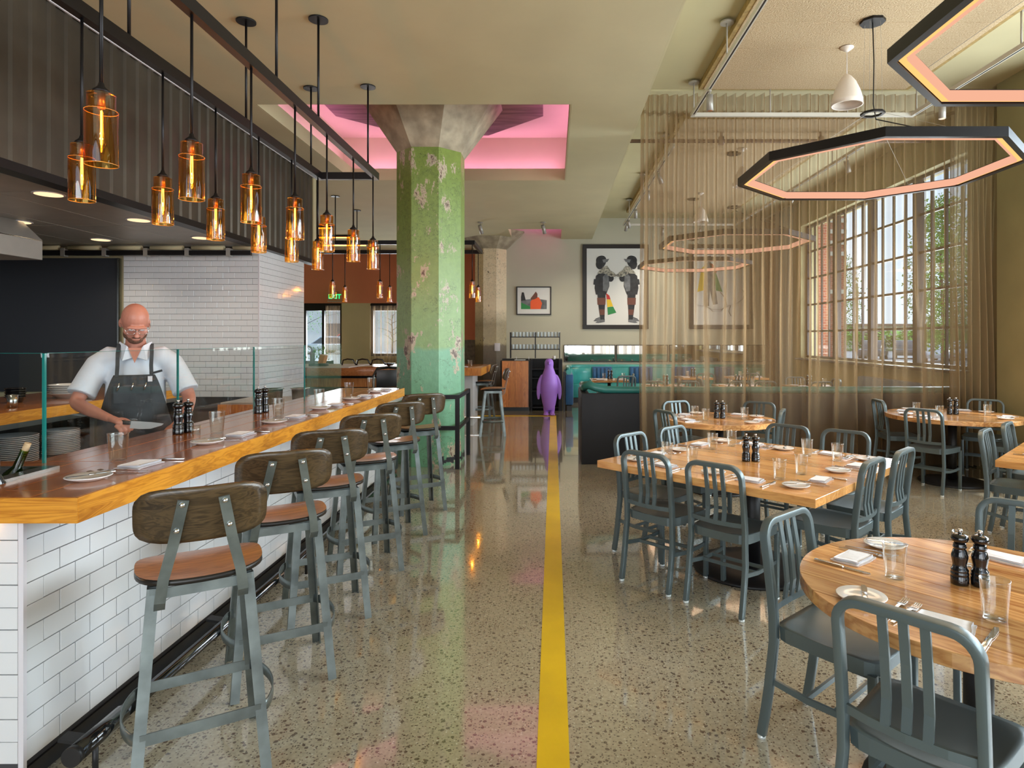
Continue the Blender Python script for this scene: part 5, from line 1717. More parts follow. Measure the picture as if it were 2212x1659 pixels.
for pts_ in ([(.20, .62), (.4, .58), (.6, .50), (.8, .50), (1.0, .60), (1.2, .66), (1.36, .76), (1.40, .92), (1.34, 1.02)], [(.5, .7), (.44, .58), (.6, .45), (.8, .46), (.95, .62), (.9, .8), (.78, .95)], [(.92, .9), (.88, 1.05), (.95, 1.14)], [(1.05, .6), (1.0, .45), (1.06, .33)]):
    MB().ribbon([(a, y - .004, b_) for a, b_ in pts_], .055, .0012, (0, 1, 0)).build('printed_tentacle', 'ink2', t2)
    bpy.data.objects[-1] if False else None
t3 = picture('small black-framed photograph of a horse-headed figure in orange above the glass rack', -.945, 2.19, .895, .73, .028)
MB().box(.12, .78, -.030, -.0285, .15, .60).build('photo', 'paper', t3)
poly(t3, 'printed_sea', [(.12, .15), (.78, .15), (.78, .38), (.50, .42), (.12, .38)], 'inkgrey', -.031); poly(t3, 'printed_boat', [(.12, .15), (.46, .15), (.34, .22), (.12, .32)], 'inkgrn', -.032)
poly(t3, 'printed_coat', [(.36, .15), (.62, .15), (.66, .30), (.58, .45), (.46, .46), (.36, .34)], 'inkorange', -.033); poly(t3, 'printed_head', [(.36, .42), (.44, .52), (.50, .60), (.54, .54), (.54, .44), (.46, .40), (.38, .39)], 'inkbrown', -.034)
poly(t3, 'printed_shadow_figure', [(.12, .36), (.24, .38), (.22, .46), (.19, .58), (.14, .58), (.12, .46)], 'ink', -.033)

# ------------------------------------------------------------------ host stand with glass rack
hs = thing('host_stand', 'black host stand with an orange fir front panel and open shelves', 'cabinet', (-1.12, 13.95, 0))
MB().box(-.02, .60, .05, .55, 0, .08).build('kick_board', 'black', hs)
b_ = MB(); b_.box(-.04, .62, .022, .6, .08, 1.10); b_.build('cabinet_body', 'black', hs, bevel=.003)
for k in range(4): MB().box(.0 + k * .145 + .001, .145 + k * .145 - .001, 0, .021, .085, 1.095).build('fir_board', 'cabinet', hs, bevel=.001, segs=1)
b_ = MB(); b_.box(.62, .66, .0, .6, 0, 1.12); b_.box(1.24, 1.32, 0, .9, 0, 1.12); b_.box(.66, 1.24, .52, .56, 0, 1.12); b_.box(-.04, 1.32, .56, .62, 1.0, 1.13)
b_.build('carcass', 'divider', hs)
for z in (.06, .42, .70, .90): MB().box(.66, 1.24, .04, .52, z, z + .025).build('shelf', 'divider', hs)
for k, (x, z, w) in enumerate(((.80, .445, .16), (.92, .085, .3))): pass
rk = thing('glass_rack', 'thin black metal rack of tumblers standing behind the host stand', 'rack', (-1.0, 14.72, 1.13))
for x in (0, .575, 1.14):
    for y in (0, .22): MB().box(x, x + .02, y, y + .02, 0, .60).build('post', 'dark_metal', rk)
for z in (.215, .50):
    for y in (0, .20): MB().box(.02, 1.14, y, y + .016, z - .02, z - .004).build('cross_bar', 'dark_metal', rk)
    MB().box(.0, 1.16, .005, .235, z - .004, z).build('shelf', 'dark_metal', rk)
rackglass = dup(tumbler, (0, 0, 0)); rackglass.name = 'rack_tumbler'; rackglass.data = tumbler.data.copy(); rackglass.data.materials[0] = MT['rack_glass']; KIDS[rackglass.name] = []
for zi, z in enumerate((.215, .50)):
    for h in range(2):
        for k in range(7):
            for row in range(1):
                x = (.045 if h == 0 else .62) + k * .081
                dup(rackglass, (-1.0 + x + .02, 14.72 + .07, 1.13 + z + .0005), 0, 'clean tumbler on the %s rack shelf, %s half, %s from the left' % (('lower', 'upper')[zi], ('left', 'right')[h], ordn[k]), 'tumblers on the rack', scale=(.92, .92, .88))
o = boxo('menu_card', 'paper', -.86, -.62, 14.15, 14.35, 1.102, 1.118); tag(o, 'white menu cards lying on the host stand', 'menus')
o = MB().lathe([(0, 0), (.03, 0), (.034, .08), (.03, .08), (.027, .004), (0, .004)], 16).build('white_cup', 'porcelain', loc=(.02, 14.25, 1.122)); tag(o, 'small white cup at the right end of the host stand', 'cup')
MT['porcelain'] = MT['porcelain']
for k, x in enumerate((-.83, -.55)):
    o = MB().cyl((0, 0, 0), (0, 0, .075), .006, seg=8).build('pen', 'white_trim', loc=(x, 14.42, 1.102)); tag(o, 'upright white pen on the host stand, %s one' % ('left', 'right')[k], 'pen')

# ------------------------------------------------------------------ guard rail beside the green column
gr = thing('guard_rail', 'black square-tube guard rail around the green column', 'rail', (-1.17, 7.79, 0))
MB().box(-.025, .025, -.025, .025, 0, .905).build('post', 'dark_metal', gr)
MB().box(-.02, .03, .93, .98, 0, .905).build('post', 'dark_metal', gr)
MB().box(-.95, -.90, -.025, .025, 0, .905).build('post', 'dark_metal', gr)
for z in (.855, .475):
    MB().box(-.90, -.025, -.02, .02, z, z + .05).build('cross_rail', 'dark_metal', gr); MB().box(-.018, .022, .025, .93, z, z + .05).build('cross_rail', 'dark_metal', gr)

# ------------------------------------------------------------------ far bar
fb = thing('far_bar', 'second bar beyond the green column with pale top and orange wood front', 'bar', (-1.27, 11.2, 0))
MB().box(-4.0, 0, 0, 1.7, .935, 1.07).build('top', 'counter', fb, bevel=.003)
MB().box(-1.0, .0, -.006, -.001, .936, 1.069).build('front_edge', 'cabinet', fb); MB().box(.0005, .006, 0, 1.7, .936, 1.069).build('end_edge', 'counter_edge', fb)
MB().box(-4.4, -2.35, .1, 1.5, 1.071, 1.085).build('stone_top', 'kerb', fb)
MB().box(-.42, -.20, .45, 1.2, .0, .934).build('end_wall', 'white', fb)
MB().box(-4.4, -.43, .55, 1.2, .0, .934).build('body', 'divider', fb)
MB().box(-4.4, -1.4, .50, .549, .70, .86).build('fir_band', 'cabinet', fb)
MB().box(-4.4, -1.4, .49, .549, .40, .55).build('fir_band', 'cabinet', fb)
MB().cyl((-3.2, .35, .16), (-.05, .35, .16), .022, seg=10).build('foot_rail', 'chrome', fb)
setting(-1.62, 11.55, (0, 1), 1.07, 'end of the far bar', 'far bar settings', full=0)
for k, x in enumerate((-1.95, -1.83)): dup(tumbler, (x, 11.5, 1.0704), 0, 'clear tumbler on the far bar beside the green column, %s one' % ('left', 'right')[k], 'far bar settings, tumblers')
# back-counter clutter: bar caddies, black armchair
cdy = thing('bar_caddy', 'dark wooden caddy of menus on the far bar top', 'caddy', (-4.3, 11.7, 1.086))
MB().box(-.15, .15, -.1, .1, 0, .05).build('tray', 'black', cdy, bevel=.004); MB().box(-.13, -.10, -.08, .08, .05, .24).build('menu', 'board', cdy); MB().box(.0, .09, -.08, .08, .05, .22, M=Matrix.Rotation(R(14), 4, 'Y')).build('menu', 'cabinet', cdy)
for k in range(3):
    o = MB().tube([(-.14, 0, 0), (-.12, 0, .09), (-.04, 0, .11), (.06, 0, .10), (.12, 0, .0)], .014, 8).build('cup_handle_rack', 'black_gloss', loc=(-3.75 + k * .27, 11.75, 1.10)); tag(o, 'small curved black rack on the far bar top, %s of three' % ordn[k], 'rack', 'black racks on the far bar')
o = MB().lathe([(0, 0), (.05, 0), (.10, .05), (.09, .05), (.045, .006), (0, .006)], 20).build('black_bowl', 'black_gloss', loc=(-3.02, 11.8, 1.086)); tag(o, 'wide black bowl on the far bar top', 'bowl')
pl_ = thing('potted_plant', 'leafy green plant in a dark planter by the far window', 'plant', (-6.75, 18.2, 0))
MB().box(-.4, .4, -.25, .25, 0, .95).build('planter', 'divider', pl_)
lf = MB()
for k in range(90):
    a = random.uniform(0, 2 * PI); r_ = random.uniform(.02, .35); x = r_ * math.cos(a); y = .2 * math.sin(a); z = .95 + random.uniform(.0, .32); d = Vector((random.uniform(-1, 1), random.uniform(-1, 1), random.uniform(.2, 1))).normalized() * .12
    s_ = d.cross(Vector((0, 0, 1))).normalized() * .02; p = Vector((x, y, z)); lf.add([p, p + d * .5 + s_, p + d, p + d * .5 - s_], [(0, 1, 2, 3)])
tag(lf.build('foliage', 'leaf', pl_), kind='stuff')
ac = thing('armchair', 'black tubular armchair at the far bar against the green column', 'chair', (-2.75, 10.6, 0), R(20))
MB().tube([(-.24, -.2, 0), (-.24, -.22, .62), (-.24, -.18, .98), (-.18, -.16, 1.10), (0, -.15, 1.12), (.18, -.16, 1.10), (.24, -.18, .98), (.24, -.22, .62), (.24, -.2, 0)], .025, 10).build('frame', 'black_gloss', ac)
MB().box(-.22, .22, -.2, .22, .70, .75).build('seat', 'leather', ac, bevel=.02); MB().box(-.2, .2, -.2, -.17, .80, 1.08).build('back_pad', 'leather', ac, bevel=.01)
for sx in (-1, 1): MB().tube([(sx * .22, .22, 0), (sx * .22, .2, .72)], .012, 8).build('leg', 'chrome', ac)
# exit sign
ex = thing('exit_sign', 'green lit EXIT sign on the terracotta wall', 'sign', (-6.36, YF - .32, 2.80))
MB().box(-.21, .21, -.012, .012, -.13, .13).build('clear_panel', 'pane', ex)
MB().box(-.21, .21, -.02, .02, -.145, -.131).build('bottom_rail', 'steel', ex); MB().box(-.04, .04, -.02, .30, .131, .16).build('bracket', 'steel', ex)
ct = bpy.data.curves.new('lettering', 'FONT'); ct.body = 'EXIT'; ct.size = .18; ct.align_x = 'CENTER'; ct.align_y = 'CENTER'; ct.extrude = .002; ct.offset = .004
ct.materials.append(MT['exit'])
lt_ = bpy.data.objects.new('lettering', ct); COL.objects.link(lt_)
dg_ = bpy.context.evaluated_depsgraph_get(); dg_.update()
lm = bpy.data.meshes.new_from_object(lt_.evaluated_get(dg_)); bpy.data.objects.remove(lt_)
lo = bpy.data.objects.new('lettering', lm); COL.objects.link(lo); lo.parent = ex; lo.location = (0, -.016, 0); lo.rotation_euler = (R(90), 0, 0)

# ------------------------------------------------------------------ booth room tables behind the divider
def small_table(x, y, lb, s=.38):
    table('booth_table', lb, 'square', s, (x, y, 0), 0, 4, 'table_red', th=.04, base=.26, col=.035, group='small tables in the booth room')
BT = ((1.15, 13.1, 'small wooden table beside the teal booth, clear of the curtain'), (2.0, 11.4, 'small table seen through the curtain below the two-figure picture'), (3.05, 13.9, 'small table seen through the curtain before the caped-figure picture'), (4.20, 13.9, 'small table seen through the curtain by the fourth mirror'), (4.55, 11.3, 'small table seen through the curtain beside the window wall'), (3.30, 11.4, 'small table seen through the curtain in the middle of the booth room'))
for i, (x, y, lb) in enumerate(BT):
    small_table(x, y, lb)
    w = lb.replace('small wooden table', 'booth table').replace('small table', 'booth table').replace('seen through the curtain ', '')
    for s, nm in ((-1, 'left'), (1, 'right')):
        dup(napkin, (x + s * .2, y - .2, .7504), 0, 'white napkin, %s side, %s' % (nm, w), 'booth table napkins')
        dup(tumbler, (x + s * .2 + .1, y + .1, .7504), 0, 'tumbler, %s side, %s' % (nm, w), 'booth table tumblers')
        dup(plate, (x + s * .28, y + .02, .7504), 0, 'side plate, %s side, %s' % (nm, w), 'booth table plates')
    dup(mill, (x, y + .12, .7504), 0, 'black mill on the ' + w, 'booth table mills'); dup(mill, (x + .06, y + .13, .7504), 0, 'second black mill on the ' + w, 'booth table mills')
for (x, y, f, lb) in ((1.42, 12.35, (-.2, 1), 'grey slatted chair in the booth room, left of the curtain edge, taller in view'), (1.62, 13.0, (-1, .1), 'grey slatted chair in the booth room facing the teal booth'),
                      (1.72, 10.85, (.1, 1), 'grey slatted chair in the booth room behind the leather bolster'), (2.3, 10.85, (-.1, 1), 'grey slatted chair behind the curtain, below the left picture edge'),
                      (2.65, 11.45, (1, 0), 'grey slatted chair behind the curtain, turned towards the windows'), (3.15, 13.2, (0, 1), 'grey slatted chair behind the curtain at the table before the caped-figure picture'),
                      (3.15, 10.8, (0, 1), 'grey slatted chair behind the curtain, centre of the divider'), (3.6, 10.82, (0, 1), 'grey slatted chair behind the curtain, right of centre'), (4.1, 13.25, (.1, 1), 'grey slatted chair behind the curtain below the fourth mirror'),
                      (5.05, 11.4, (-1, 0), 'grey slatted chair behind the curtain beside the window wall'), (4.5, 10.7, (0, 1), 'grey slatted chair behind the curtain at the window-side booth table'), (4.55, 12.0, (0, -1), 'grey slatted chair behind the curtain facing the camera near the windows')):
    put_chair(x, y, f, lb, 'chairs in the booth room')
wb = thing('window_bench', 'blue-grey padded bench along the window wall behind the curtain', 'bench', (5.1, 9.3, 0))
MB().box(-.1, .43, 0, 2.0, .05, .45).build('seat', 'teal_dark', wb, bevel=.02); MB().box(.28, .43, 0, 2.0, .46, .93).build('back', 'blue', wb, bevel=.03)
o = thing('wall_sconce_ledge', 'x', 'ledge'); bpy.data.objects.remove(o)

for o in (rackglass, chair, napkin, fork, knife, bknife, mill, plate, tumbler, salt): drop(o)

# ------------------------------------------------------------------ figures: skin + voxel surfaces
def skin(chains, sub=2):
    """chains: list of point lists [(x,y,z,r) or (x,y,z,rx,ry)]; equal points are shared"""
    key = {}; vs = []; rad = []; ed = []
    for ch in chains:
        pr = None
        for p in ch:
            k = tuple(round(c, 4) for c in p[:3])
            if k not in key: key[k] = len(vs); vs.append(p[:3]); rad.append((p[3], p[4] if len(p) > 4 else p[3]))
            i = key[k]
            if pr is not None and pr != i: ed.append((pr, i))
            pr = i
    me = bpy.data.meshes.new('tmp'); me.from_pydata(vs, ed, [])
    o = bpy.data.objects.new('tmp', me); COL.objects.link(o)
    o.modifiers.new('s', 'SKIN'); sv = me.skin_vertices[0].data
    for i, r_ in enumerate(rad): sv[i].radius = r_
    sv[0].use_root = True
    m = o.modifiers.new('d', 'SUBSURF'); m.levels = sub; m.render_levels = sub
    dg = bpy.context.evaluated_depsgraph_get(); dg.update()
    ev = bpy.data.meshes.new_from_object(o.evaluated_get(dg))
    bpy.data.objects.remove(o)
    mb = MB(); mb.add([v.co for v in ev.vertices], [tuple(p.vertices) for p in ev.polygons], True)
    bpy.data.meshes.remove(ev)
    return mb


def ell(mb, c, r, rot=(0, 0, 0), seg=20, rings=12):
    M = Matrix.Translation(c) @ Matrix.Rotation(rot[2], 4, 'Z') @ Matrix.Rotation(rot[1], 4, 'Y') @ Matrix.Rotation(rot[0], 4, 'X')
    pr = [(math.sin(PI * k / rings), -math.cos(PI * k / rings)) for k in range(rings + 1)]
    b = len(mb.v); mb.lathe([(a if 0 < k < rings else 0, z) for k, (a, z) in enumerate(pr)], seg)
    for i in range(b, len(mb.v)):
        v = mb.v[i]; mb.v[i] = tuple(M @ Vector((v[0] * r[0], v[1] * r[1], v[2] * r[2])))
    return mb


def voxel(o, size, smooth=4):
    m = o.modifiers.new('remesh', 'REMESH'); m.mode = 'VOXEL'; m.voxel_size = size; m.use_smooth_shade = True
    if smooth:
        s = o.modifiers.new('smooth', 'SMOOTH'); s.iterations = smooth; s.factor = .5
    # bake to a plain mesh
    dg = bpy.context.evaluated_depsgraph_get(); dg.update()
    me = bpy.data.meshes.new_from_object(o.evaluated_get(dg))
    o.modifiers.clear(); old = o.data; mats = list(old.materials)
    me.name = o.name; o.data = me
    me.materials.clear()
    for q_ in mats: me.materials.append(q_)
    for p in me.polygons: p.use_smooth = True
    return o


# penguin ------------------------------------------------------------------
pg = thing('penguin_statue', 'life-size violet plastic penguin statue standing before the host stand', 'statue', (-.085, 13.27, 0), R(0))
m = MB()
prof = [(0, .10), (.09, .10), (.115, .15), (.140, .24), (.165, .38), (.178, .52), (.176, .64), (.158, .76), (.132, .86), (.106, .935), (.090, .975), (.088, 1.01), (.092, 1.06), (.090, 1.10), (.070, 1.145), (.035, 1.168), (0, 1.172)]
b0 = len(m.v); m.lathe(prof, 40)
for i in range(len(m.v)): v = m.v[i]; m.v[i] = (v[0], v[1] * (.92 if v[2] < .95 else 1.0), v[2])
m.cyl((0, -.09, 1.085), (0, -.165, 1.062), .032, .010, 14)
ell(m, (0, -.155, 1.06), (.012, .02, .010))
for s in (-1, 1):
    m2 = skin([[(s * .120, -.01, .84, .03, .045), (s * .182, -.015, .72, .024, .05), (s * .210, -.02, .58, .018, .055), (s * .222, -.03, .44, .015, .045), (s * .218, -.04, .32, .010, .022)]])
    m.add(m2.v, m2.f, True)
    ell(m, (s * .062, -.05, .035), (.050, .080, .034)); m.cyl((s * .06, 0, .03), (s * .065, 0, .16), .05, .06, 14)
    for k in (-1, 0, 1): ell(m, (s * .064 + k * .038, -.150, .024), (.016, .062, .024), (0, 0, -k * .28))
ell(m, (0, .17, .12), (.06, .10, .07), (R(30), 0, 0))
voxel(m.build('body', 'purple', pg), .0075, 2)

# chef ---------------------------------------------------------------------
ch = thing('person', 'bald bearded man in white shirt and grey apron cutting behind the bar glass', 'person', (-2.80, 4.28, 0))
# figure coordinates: the man looks along -y (towards the photographer), his right hand at -x
ch.rotation_euler = (0, 0, R(30))
body = MB()
for chn in (
    [(0, .02, .98, .155, .12), (0, .01, 1.12, .165, .135), (0, .02, 1.28, .165, .125), (0, .03, 1.42, .150, .105), (0, .025, 1.52, .075, .075), (0, .0, 1.585, .060, .065), (0, -.03, 1.64, .066, .07)],
    [(-.08, .03, 1.44, .07), (-.155, .03, 1.465, .070), (-.215, .02, 1.41, .058), (-.285, -.04, 1.26, .048), (-.315, -.09, 1.185, .044), (-.225, -.24, 1.15, .041), (-.125, -.36, 1.112, .027, .031), (-.10, -.385, 1.105, .026, .031)],
    [(.08, .03, 1.44, .07), (.155, .03, 1.465, .070), (.215, .01, 1.41, .058), (.285, -.03, 1.27, .048), (.315, -.06, 1.19, .044), (.295, -.22, 1.115, .039), (.252, -.33, 1.065, .027, .031), (.245, -.35, 1.055, .026, .031)],
    [(-.04, .02, 1.0, .11), (-.10, .02, .86, .098), (-.115, 0, .52, .060), (-.12, .02, .10, .042), (-.12, -.10, .045, .038)],
    [(.04, .02, 1.0, .11), (.10, .02, .86, .098), (.115, 0, .52, .060), (.12, .02, .10, .042), (.12, -.10, .045, .038)]):
    q_ = skin([chn]); body.add(q_.v, q_.f, True)
# head, tipped forward and to his left
Hc = Vector((.0, -.075, 1.700)); tilt = R(32)
HM = Matrix.Translation(Hc) @ Matrix.Rotation(R(10), 4, 'Z') @ Matrix.Rotation(tilt, 4, 'X')
def hell(c, r, rot=(0, 0, 0), seg=22):
    b = len(body.v); ell(body, (0, 0, 0), r, rot, seg, 14)
    for i in range(b, len(body.v)): body.v[i] = tuple(HM @ (Vector(body.v[i]) + Vector(c)))
hell((0, .012, .028), (.079, .098, .098)); hell((0, -.025, -.035), (.066, .072, .082)); hell((0, -.045, -.085), (.045, .042, .035))
hell((0, -.098, -.020), (.013, .020, .030), (R(-15), 0, 0)); hell((0, -.112, -.036), (.017, .016, .012))
hell((0, -.088, .016), (.058, .018, .011))
hell((0, -.090, -.066), (.026, .014, .007)); hell((0, -.088, -.078), (.023, .013, .007))
for s in (-1, 1):
    hell((s * .079, .012, -.012), (.009, .020, .032), (0, 0, s * -.3)); hell((s * .046, -.058, -.034), (.024, .022, .020))
# hands
def hand(wr_, dirv, side_, down, curl=1.0, mir=1):
    """wr_: wrist, dirv: along the hand, side_: towards the thumb, down: towards the palm"""
    d = Vector(dirv).normalized(); s_ = Vector(side_).normalized(); n_ = Vector(down).normalized(); w = Vector(wr_)
    P = lambda a, b_, c: tuple(w + d * a + s_ * b_ + n_ * c)
    ch_ = [[(*P(-.02, 0, 0), .024, .026), (*P(.035, 0, 0), .036, .018), (*P(.078, .002, .004), .037, .016)]]
    mb = skin(ch_)
    for k, (b_, L) in enumerate(((.034, .070), (.0115, .078), (-.0115, .072), (-.034, .058))):
        a0 = .075
        pts = [(*P(a0 - .02, b_, .004), .0095), (*P(a0 + L * .32 * (1 - .2 * curl), b_, .008 + .012 * curl), .0092), (*P(a0 + L * (.62 - .30 * curl), b_, .018 + .036 * curl), .0085), (*P(a0 + L * (.95 - .85 * curl), b_, .022 + .048 * curl), .0075)]
        q_ = skin([pts]); mb.add(q_.v, q_.f, True)
    q_ = skin([[(*P(.015, .022, .006), .013), (*P(.045, .048, .018), .0118), (*P(.072, .052, .036), .0105), (*P(.092, .040, .048), .009)]]); mb.add(q_.v, q_.f, True)
    return mb
wR = Vector((-.10, -.385, 1.105)); wL = Vector((.245, -.35, 1.055))
h1 = hand(wR, (.75, -.60, -.30), (.60, .35, .35), (.15, .25, -1), 1.0); h2 = hand(wL, (-.35, -.85, -.35), (-.9, .35, 0), (0, .3, -1), .45)
body.add(h1.v, h1.f, True); body.add(h2.v, h2.f, True)
voxel(body.build('body', 'skin', ch), .0055, 1)
# beard and brows, eyes
bd = MB(); tmp = body
def part_ell(name, m_, items, vox=None):
    mb = MB()
    for c, r_, rot in items:
        b = len(mb.v); ell(mb, (0, 0, 0), r_, rot, 16, 10)
        for i in range(b, len(mb.v)): mb.v[i] = tuple(HM @ (Vector(mb.v[i]) + Vector(c)))
    o = mb.build(name, m_, ch)
    if vox: voxel(o, vox, 2)
    return o
MT['beard'] = mat('short_brown_beard', (.16, .075, .045), .85, var=.4, scale=60, bump=.6)
part_ell('beard', 'beard', [((0, -.058, -.088), (.048, .040, .034), (0, 0, 0)), ((-.045, -.035, -.062), (.024, .035, .036), (0, 0, 0)), ((.045, -.035, -.062), (.024, .035, .036), (0, 0, 0)), ((0, -.098, -.056), (.030, .012, .007), (0, 0, 0))], .006)
part_ell('eyes', 'white_trim', [((-.030, -.088, .0), (.012, .010, .008), (0, 0, 0)), ((.030, -.088, .0), (.012, .010, .008), (0, 0, 0))])
gl_ = MB()
for s in (-1, 1):
    gl_.tube([tuple(HM @ Vector((s * .033 + .026 * math.cos(a), -.112 + .004 * abs(math.cos(a)), -.004 + .019 * math.sin(a)))) for a in [2 * PI * k / 16 for k in range(16)]], .0018, 6, closed=True)
    gl_.tube([tuple(HM @ Vector(p)) for p in ((s * .059, -.110, 0), (s * .080, -.05, .002), (s * .084, .02, -.006))], .0018, 6)
gl_.tube([tuple(HM @ Vector(p)) for p in ((-.008, -.116, .002), (0, -.119, .005), (.008, -.116, .002))], .0018, 6)
gl_.build('spectacles', 'chrome', ch)
# shirt: loose torso and short wide sleeves
shm = skin([[(0, .02, .96, .185, .155), (0, .01, 1.12, .195, .172), (0, .02, 1.28, .190, .155), (0, .03, 1.40, .172, .130), (0, .03, 1.49, .105, .095), (0, .018, 1.535, .082, .082)]])
for s_ in (-1, 1):
    shm.tube([(s_ * .06, .03, 1.44), (s_ * .15, .03, 1.462), (s_ * .205, .022, 1.42), (s_ * .245, -.005, 1.345), (s_ * .275, -.035, 1.275), (s_ * .292, -.052, 1.235)], [.085, .084, .078, .076, .078, .084], 24)
o = shm.build('shirt', 'shirt', ch); voxel(o, .009, 2)
# cut neck and cuffs open a little by a collar and folded cuffs
col_ = MB()
for s in (-1, 1):
    col_.add([(0, -.098, 1.475), (s * .045, -.075, 1.548), (s * .088, -.01, 1.575), (s * .082, .05, 1.575), (s * .098, .045, 1.525), (s * .105, -.03, 1.515), (s * .066, -.120, 1.452)], [(0, 1, 2, 5, 6), (2, 3, 4, 5)])
col_.build('collar', 'shirt', ch, solid=.005)
vv = MB().add([(-.038, -.088, 1.535), (.038, -.088, 1.535), (0, -.126, 1.435)], [(0, 1, 2)]); vv.build('open_neck', 'skin', ch)
# apron: bib, skirt, straps, clips
def apf(u, v):
    z = .70 + .66 * v; w = .105 + .105 * (1 - v) ** .7 if v > .45 else .205
    w = .112 + (.215 - .112) * min(1, max(0, (1 - v) / .55)) ** .8
    x = (u - .5) * 2 * w
    rx, ry = .215, .188
    a = min(1, abs(x) / (rx * 1.04)); y = .012 - ry * math.sqrt(max(0, 1 - a * a)) - .006 - .012 * math.sin(u * 9 + v * 3) * (1 - v) * .6
    if v > .8: y += .022 * (v - .8) / .2
    return (x, y, z)
MB().sheet(24, 22, apf).build('apron', 'apron', ch, solid=.004)
for s in (-1, 1):
    MB().ribbon([(s * .095, -.155, 1.35), (s * .092, -.138, 1.42), (s * .094, -.095, 1.50), (s * .092, -.02, 1.562), (s * .07, .07, 1.555)], .022, .003, (1, .2 * s, 0)).build('apron_strap', 'apron', ch)
MB().ribbon([(.085, -.168, 1.365), (.155, -.150, 1.385)], .014, .006, (0, 0, 1)).build('clip', 'black', ch)
MB().box(.075, .10, -.172, -.160, 1.315, 1.35).build('badge', 'white_trim', ch)
MB().box(-.11, .09, -.182, -.178, 1.18, 1.29).build('chest_pocket', 'apron', ch)
for k, x in enumerate((-.09, -.015, .055)): MB().cyl((x, -.186, 1.26), (x + .012, -.186, 1.31), .004, seg=8).build('pen', 'chrome', ch)
tr_ = skin([[(0, .02, .98, .175, .145), (-.10, .02, .86, .118), (-.118, 0, .52, .085), (-.12, .02, .10, .075)], [(0, .02, .98, .175, .145), (.10, .02, .86, .118), (.118, 0, .52, .085), (.12, .02, .10, .075)]])
o = tr_.build('trousers', 'trousers', ch); voxel(o, .013, 2)
for s in (-1, 1):
    m = MB(); ell(m, (s * .12, -.05, .035), (.048, .135, .045)); m.build('shoe', 'black', ch)
# knife held in his right hand
kn = thing('chef_knife', 'large steel chef\'s knife held over the cutting board', 'knife')
hp_ = ch.matrix_basis @ Vector((0, 0, 0))
Mw = Matrix.Translation(ch.location) @ Matrix.Rotation(R(30), 4, 'Z')
kp = Mw @ (wR + Vector((.75, -.60, -.30)).normalized() * .085 + Vector((.02, .0, -.030)))
kn.location = kp + Vector((0, 0, .035))
kn.rotation_euler = (R(-14), R(3), R(-3))
MB().prism([(-.075, -.016), (.02, -.014), (.02, .010), (-.07, .012), (-.08, .0)], -.009, .009, M=Matrix.Rotation(R(90), 4, 'X')).build('handle', 'black', kn, bevel=.003)
MB().prism([(.02, -.034), (.08, -.036), (.15, -.030), (.215, -.006), (.225, .006), (.15, .010), (.02, .010)], -.0014, .0014, M=Matrix.Rotation(R(90), 4, 'X')).build('blade', 'blade', kn)

# ------------------------------------------------------------------ outdoors
gr_ = struct(boxo('ground', 'asphalt', -70, 150, -40, 140, -.35, -.25), 'pale asphalt street and car park')
struct(boxo('pavement', 'kerb', XR + .5, 9.5, -20, 19.9, -.249, -.16), 'pale concrete pavement outside the windows')
struct(boxo('lawn', 'lawn', 10, 40, 10, 26, -.249, -.20), 'grass strip before the car park')
struct(boxo('lawn', 'lawn', -60, 60, 92, 110, -.249, -.1), 'far strip of grass beyond the car park')
bw = thing('brick_wing', 'red brick building wing with pale stone bands outside the windows', 'building', (XR + .4, 20.2, -.2))
MB().box(0, 3.3, 0, 8, 0, 11).build('wall', 'brick', bw)
for z in (3.2, 4.4, 4.75, 5.1, 5.45, 6.6, 7.8): MB().box(-.03, 3.33, -.04, 0, z, z + .13).build('stone_band', 'band', bw)
MB().lathe([(0, -.05), (.33, -.05), (.33, -.10), (0, -.10)], 28).build('round_sign', 'porcelain', bw, loc=(.75, 0, 4.05)).rotation_euler = (R(90), 0, 0)
bp = thing('brick_pier', 'narrow red brick pier just outside the far end of the window', 'building', (XR + .45, 15.15, -.2))
MB().box(0, .55, 0, .6, 0, 6).build('pier', 'brick', bp)


def tree(x, y, h, r_, lb, z0=-.25, n=520, trunk=.07):
    t = thing('tree', lb, 'tree', (x, y, z0))
    tr = MB(); tr.tube([(0, 0, 0), (.03, 0, h * .4), (-.03, .04, h * .7), (0, 0, h * .95)], [trunk, trunk * .8, trunk * .5, trunk * .2], 8)
    for k in range(12):
        a = k * 2.4; z = h * (.3 + .05 * k); L = r_ * (1 - .055 * k) * .85
        tr.tube([(0, 0, z), (L * .5 * math.cos(a), L * .5 * math.sin(a), z + L * .25), (L * math.cos(a), L * math.sin(a), z + L * .35)], [trunk * .35, trunk * .22, trunk * .08], 5)
    tr.build('trunk', 'bark', t)
    lf = MB()
    for k in range(n):
        u = random.random(); z = h * (.26 + .76 * u); rr = r_ * math.sin(PI * min(1, (1.02 - u) * .72 + .12)) * random.random() ** .5
        a = random.uniform(0, 2 * PI); p = Vector((rr * math.cos(a), rr * math.sin(a), z))
        for q_ in range(3):
            d = Vector((random.uniform(-1, 1), random.uniform(-1, 1), random.uniform(-.6, 1))).normalized(); s_ = d.cross(Vector((random.random(), random.random(), 1))).normalized()
            L = random.uniform(.06, .13) * h / 6; pp = p + Vector((random.gauss(0, .13), random.gauss(0, .13), random.gauss(0, .12))) * h / 6
            lf.add([pp, pp + d * L * .5 + s_ * L * .28, pp + d * L, pp + d * L * .5 - s_ * L * .28], [(0, 1, 2, 3)])
    tag(lf.build('foliage', 'leaf', t), kind='stuff')
tree(11.9, 19.5, 5.9, .95, 'slender green street tree right outside the window, nearest the frame', n=2400)
tree(12.3, 27.5, 5.2, .95, 'young green street tree before the brick wing', n=1500)
tree(20.6, 33, 7.0, 1.5, 'feathery green tree behind the near tree at the window edge', n=1400)
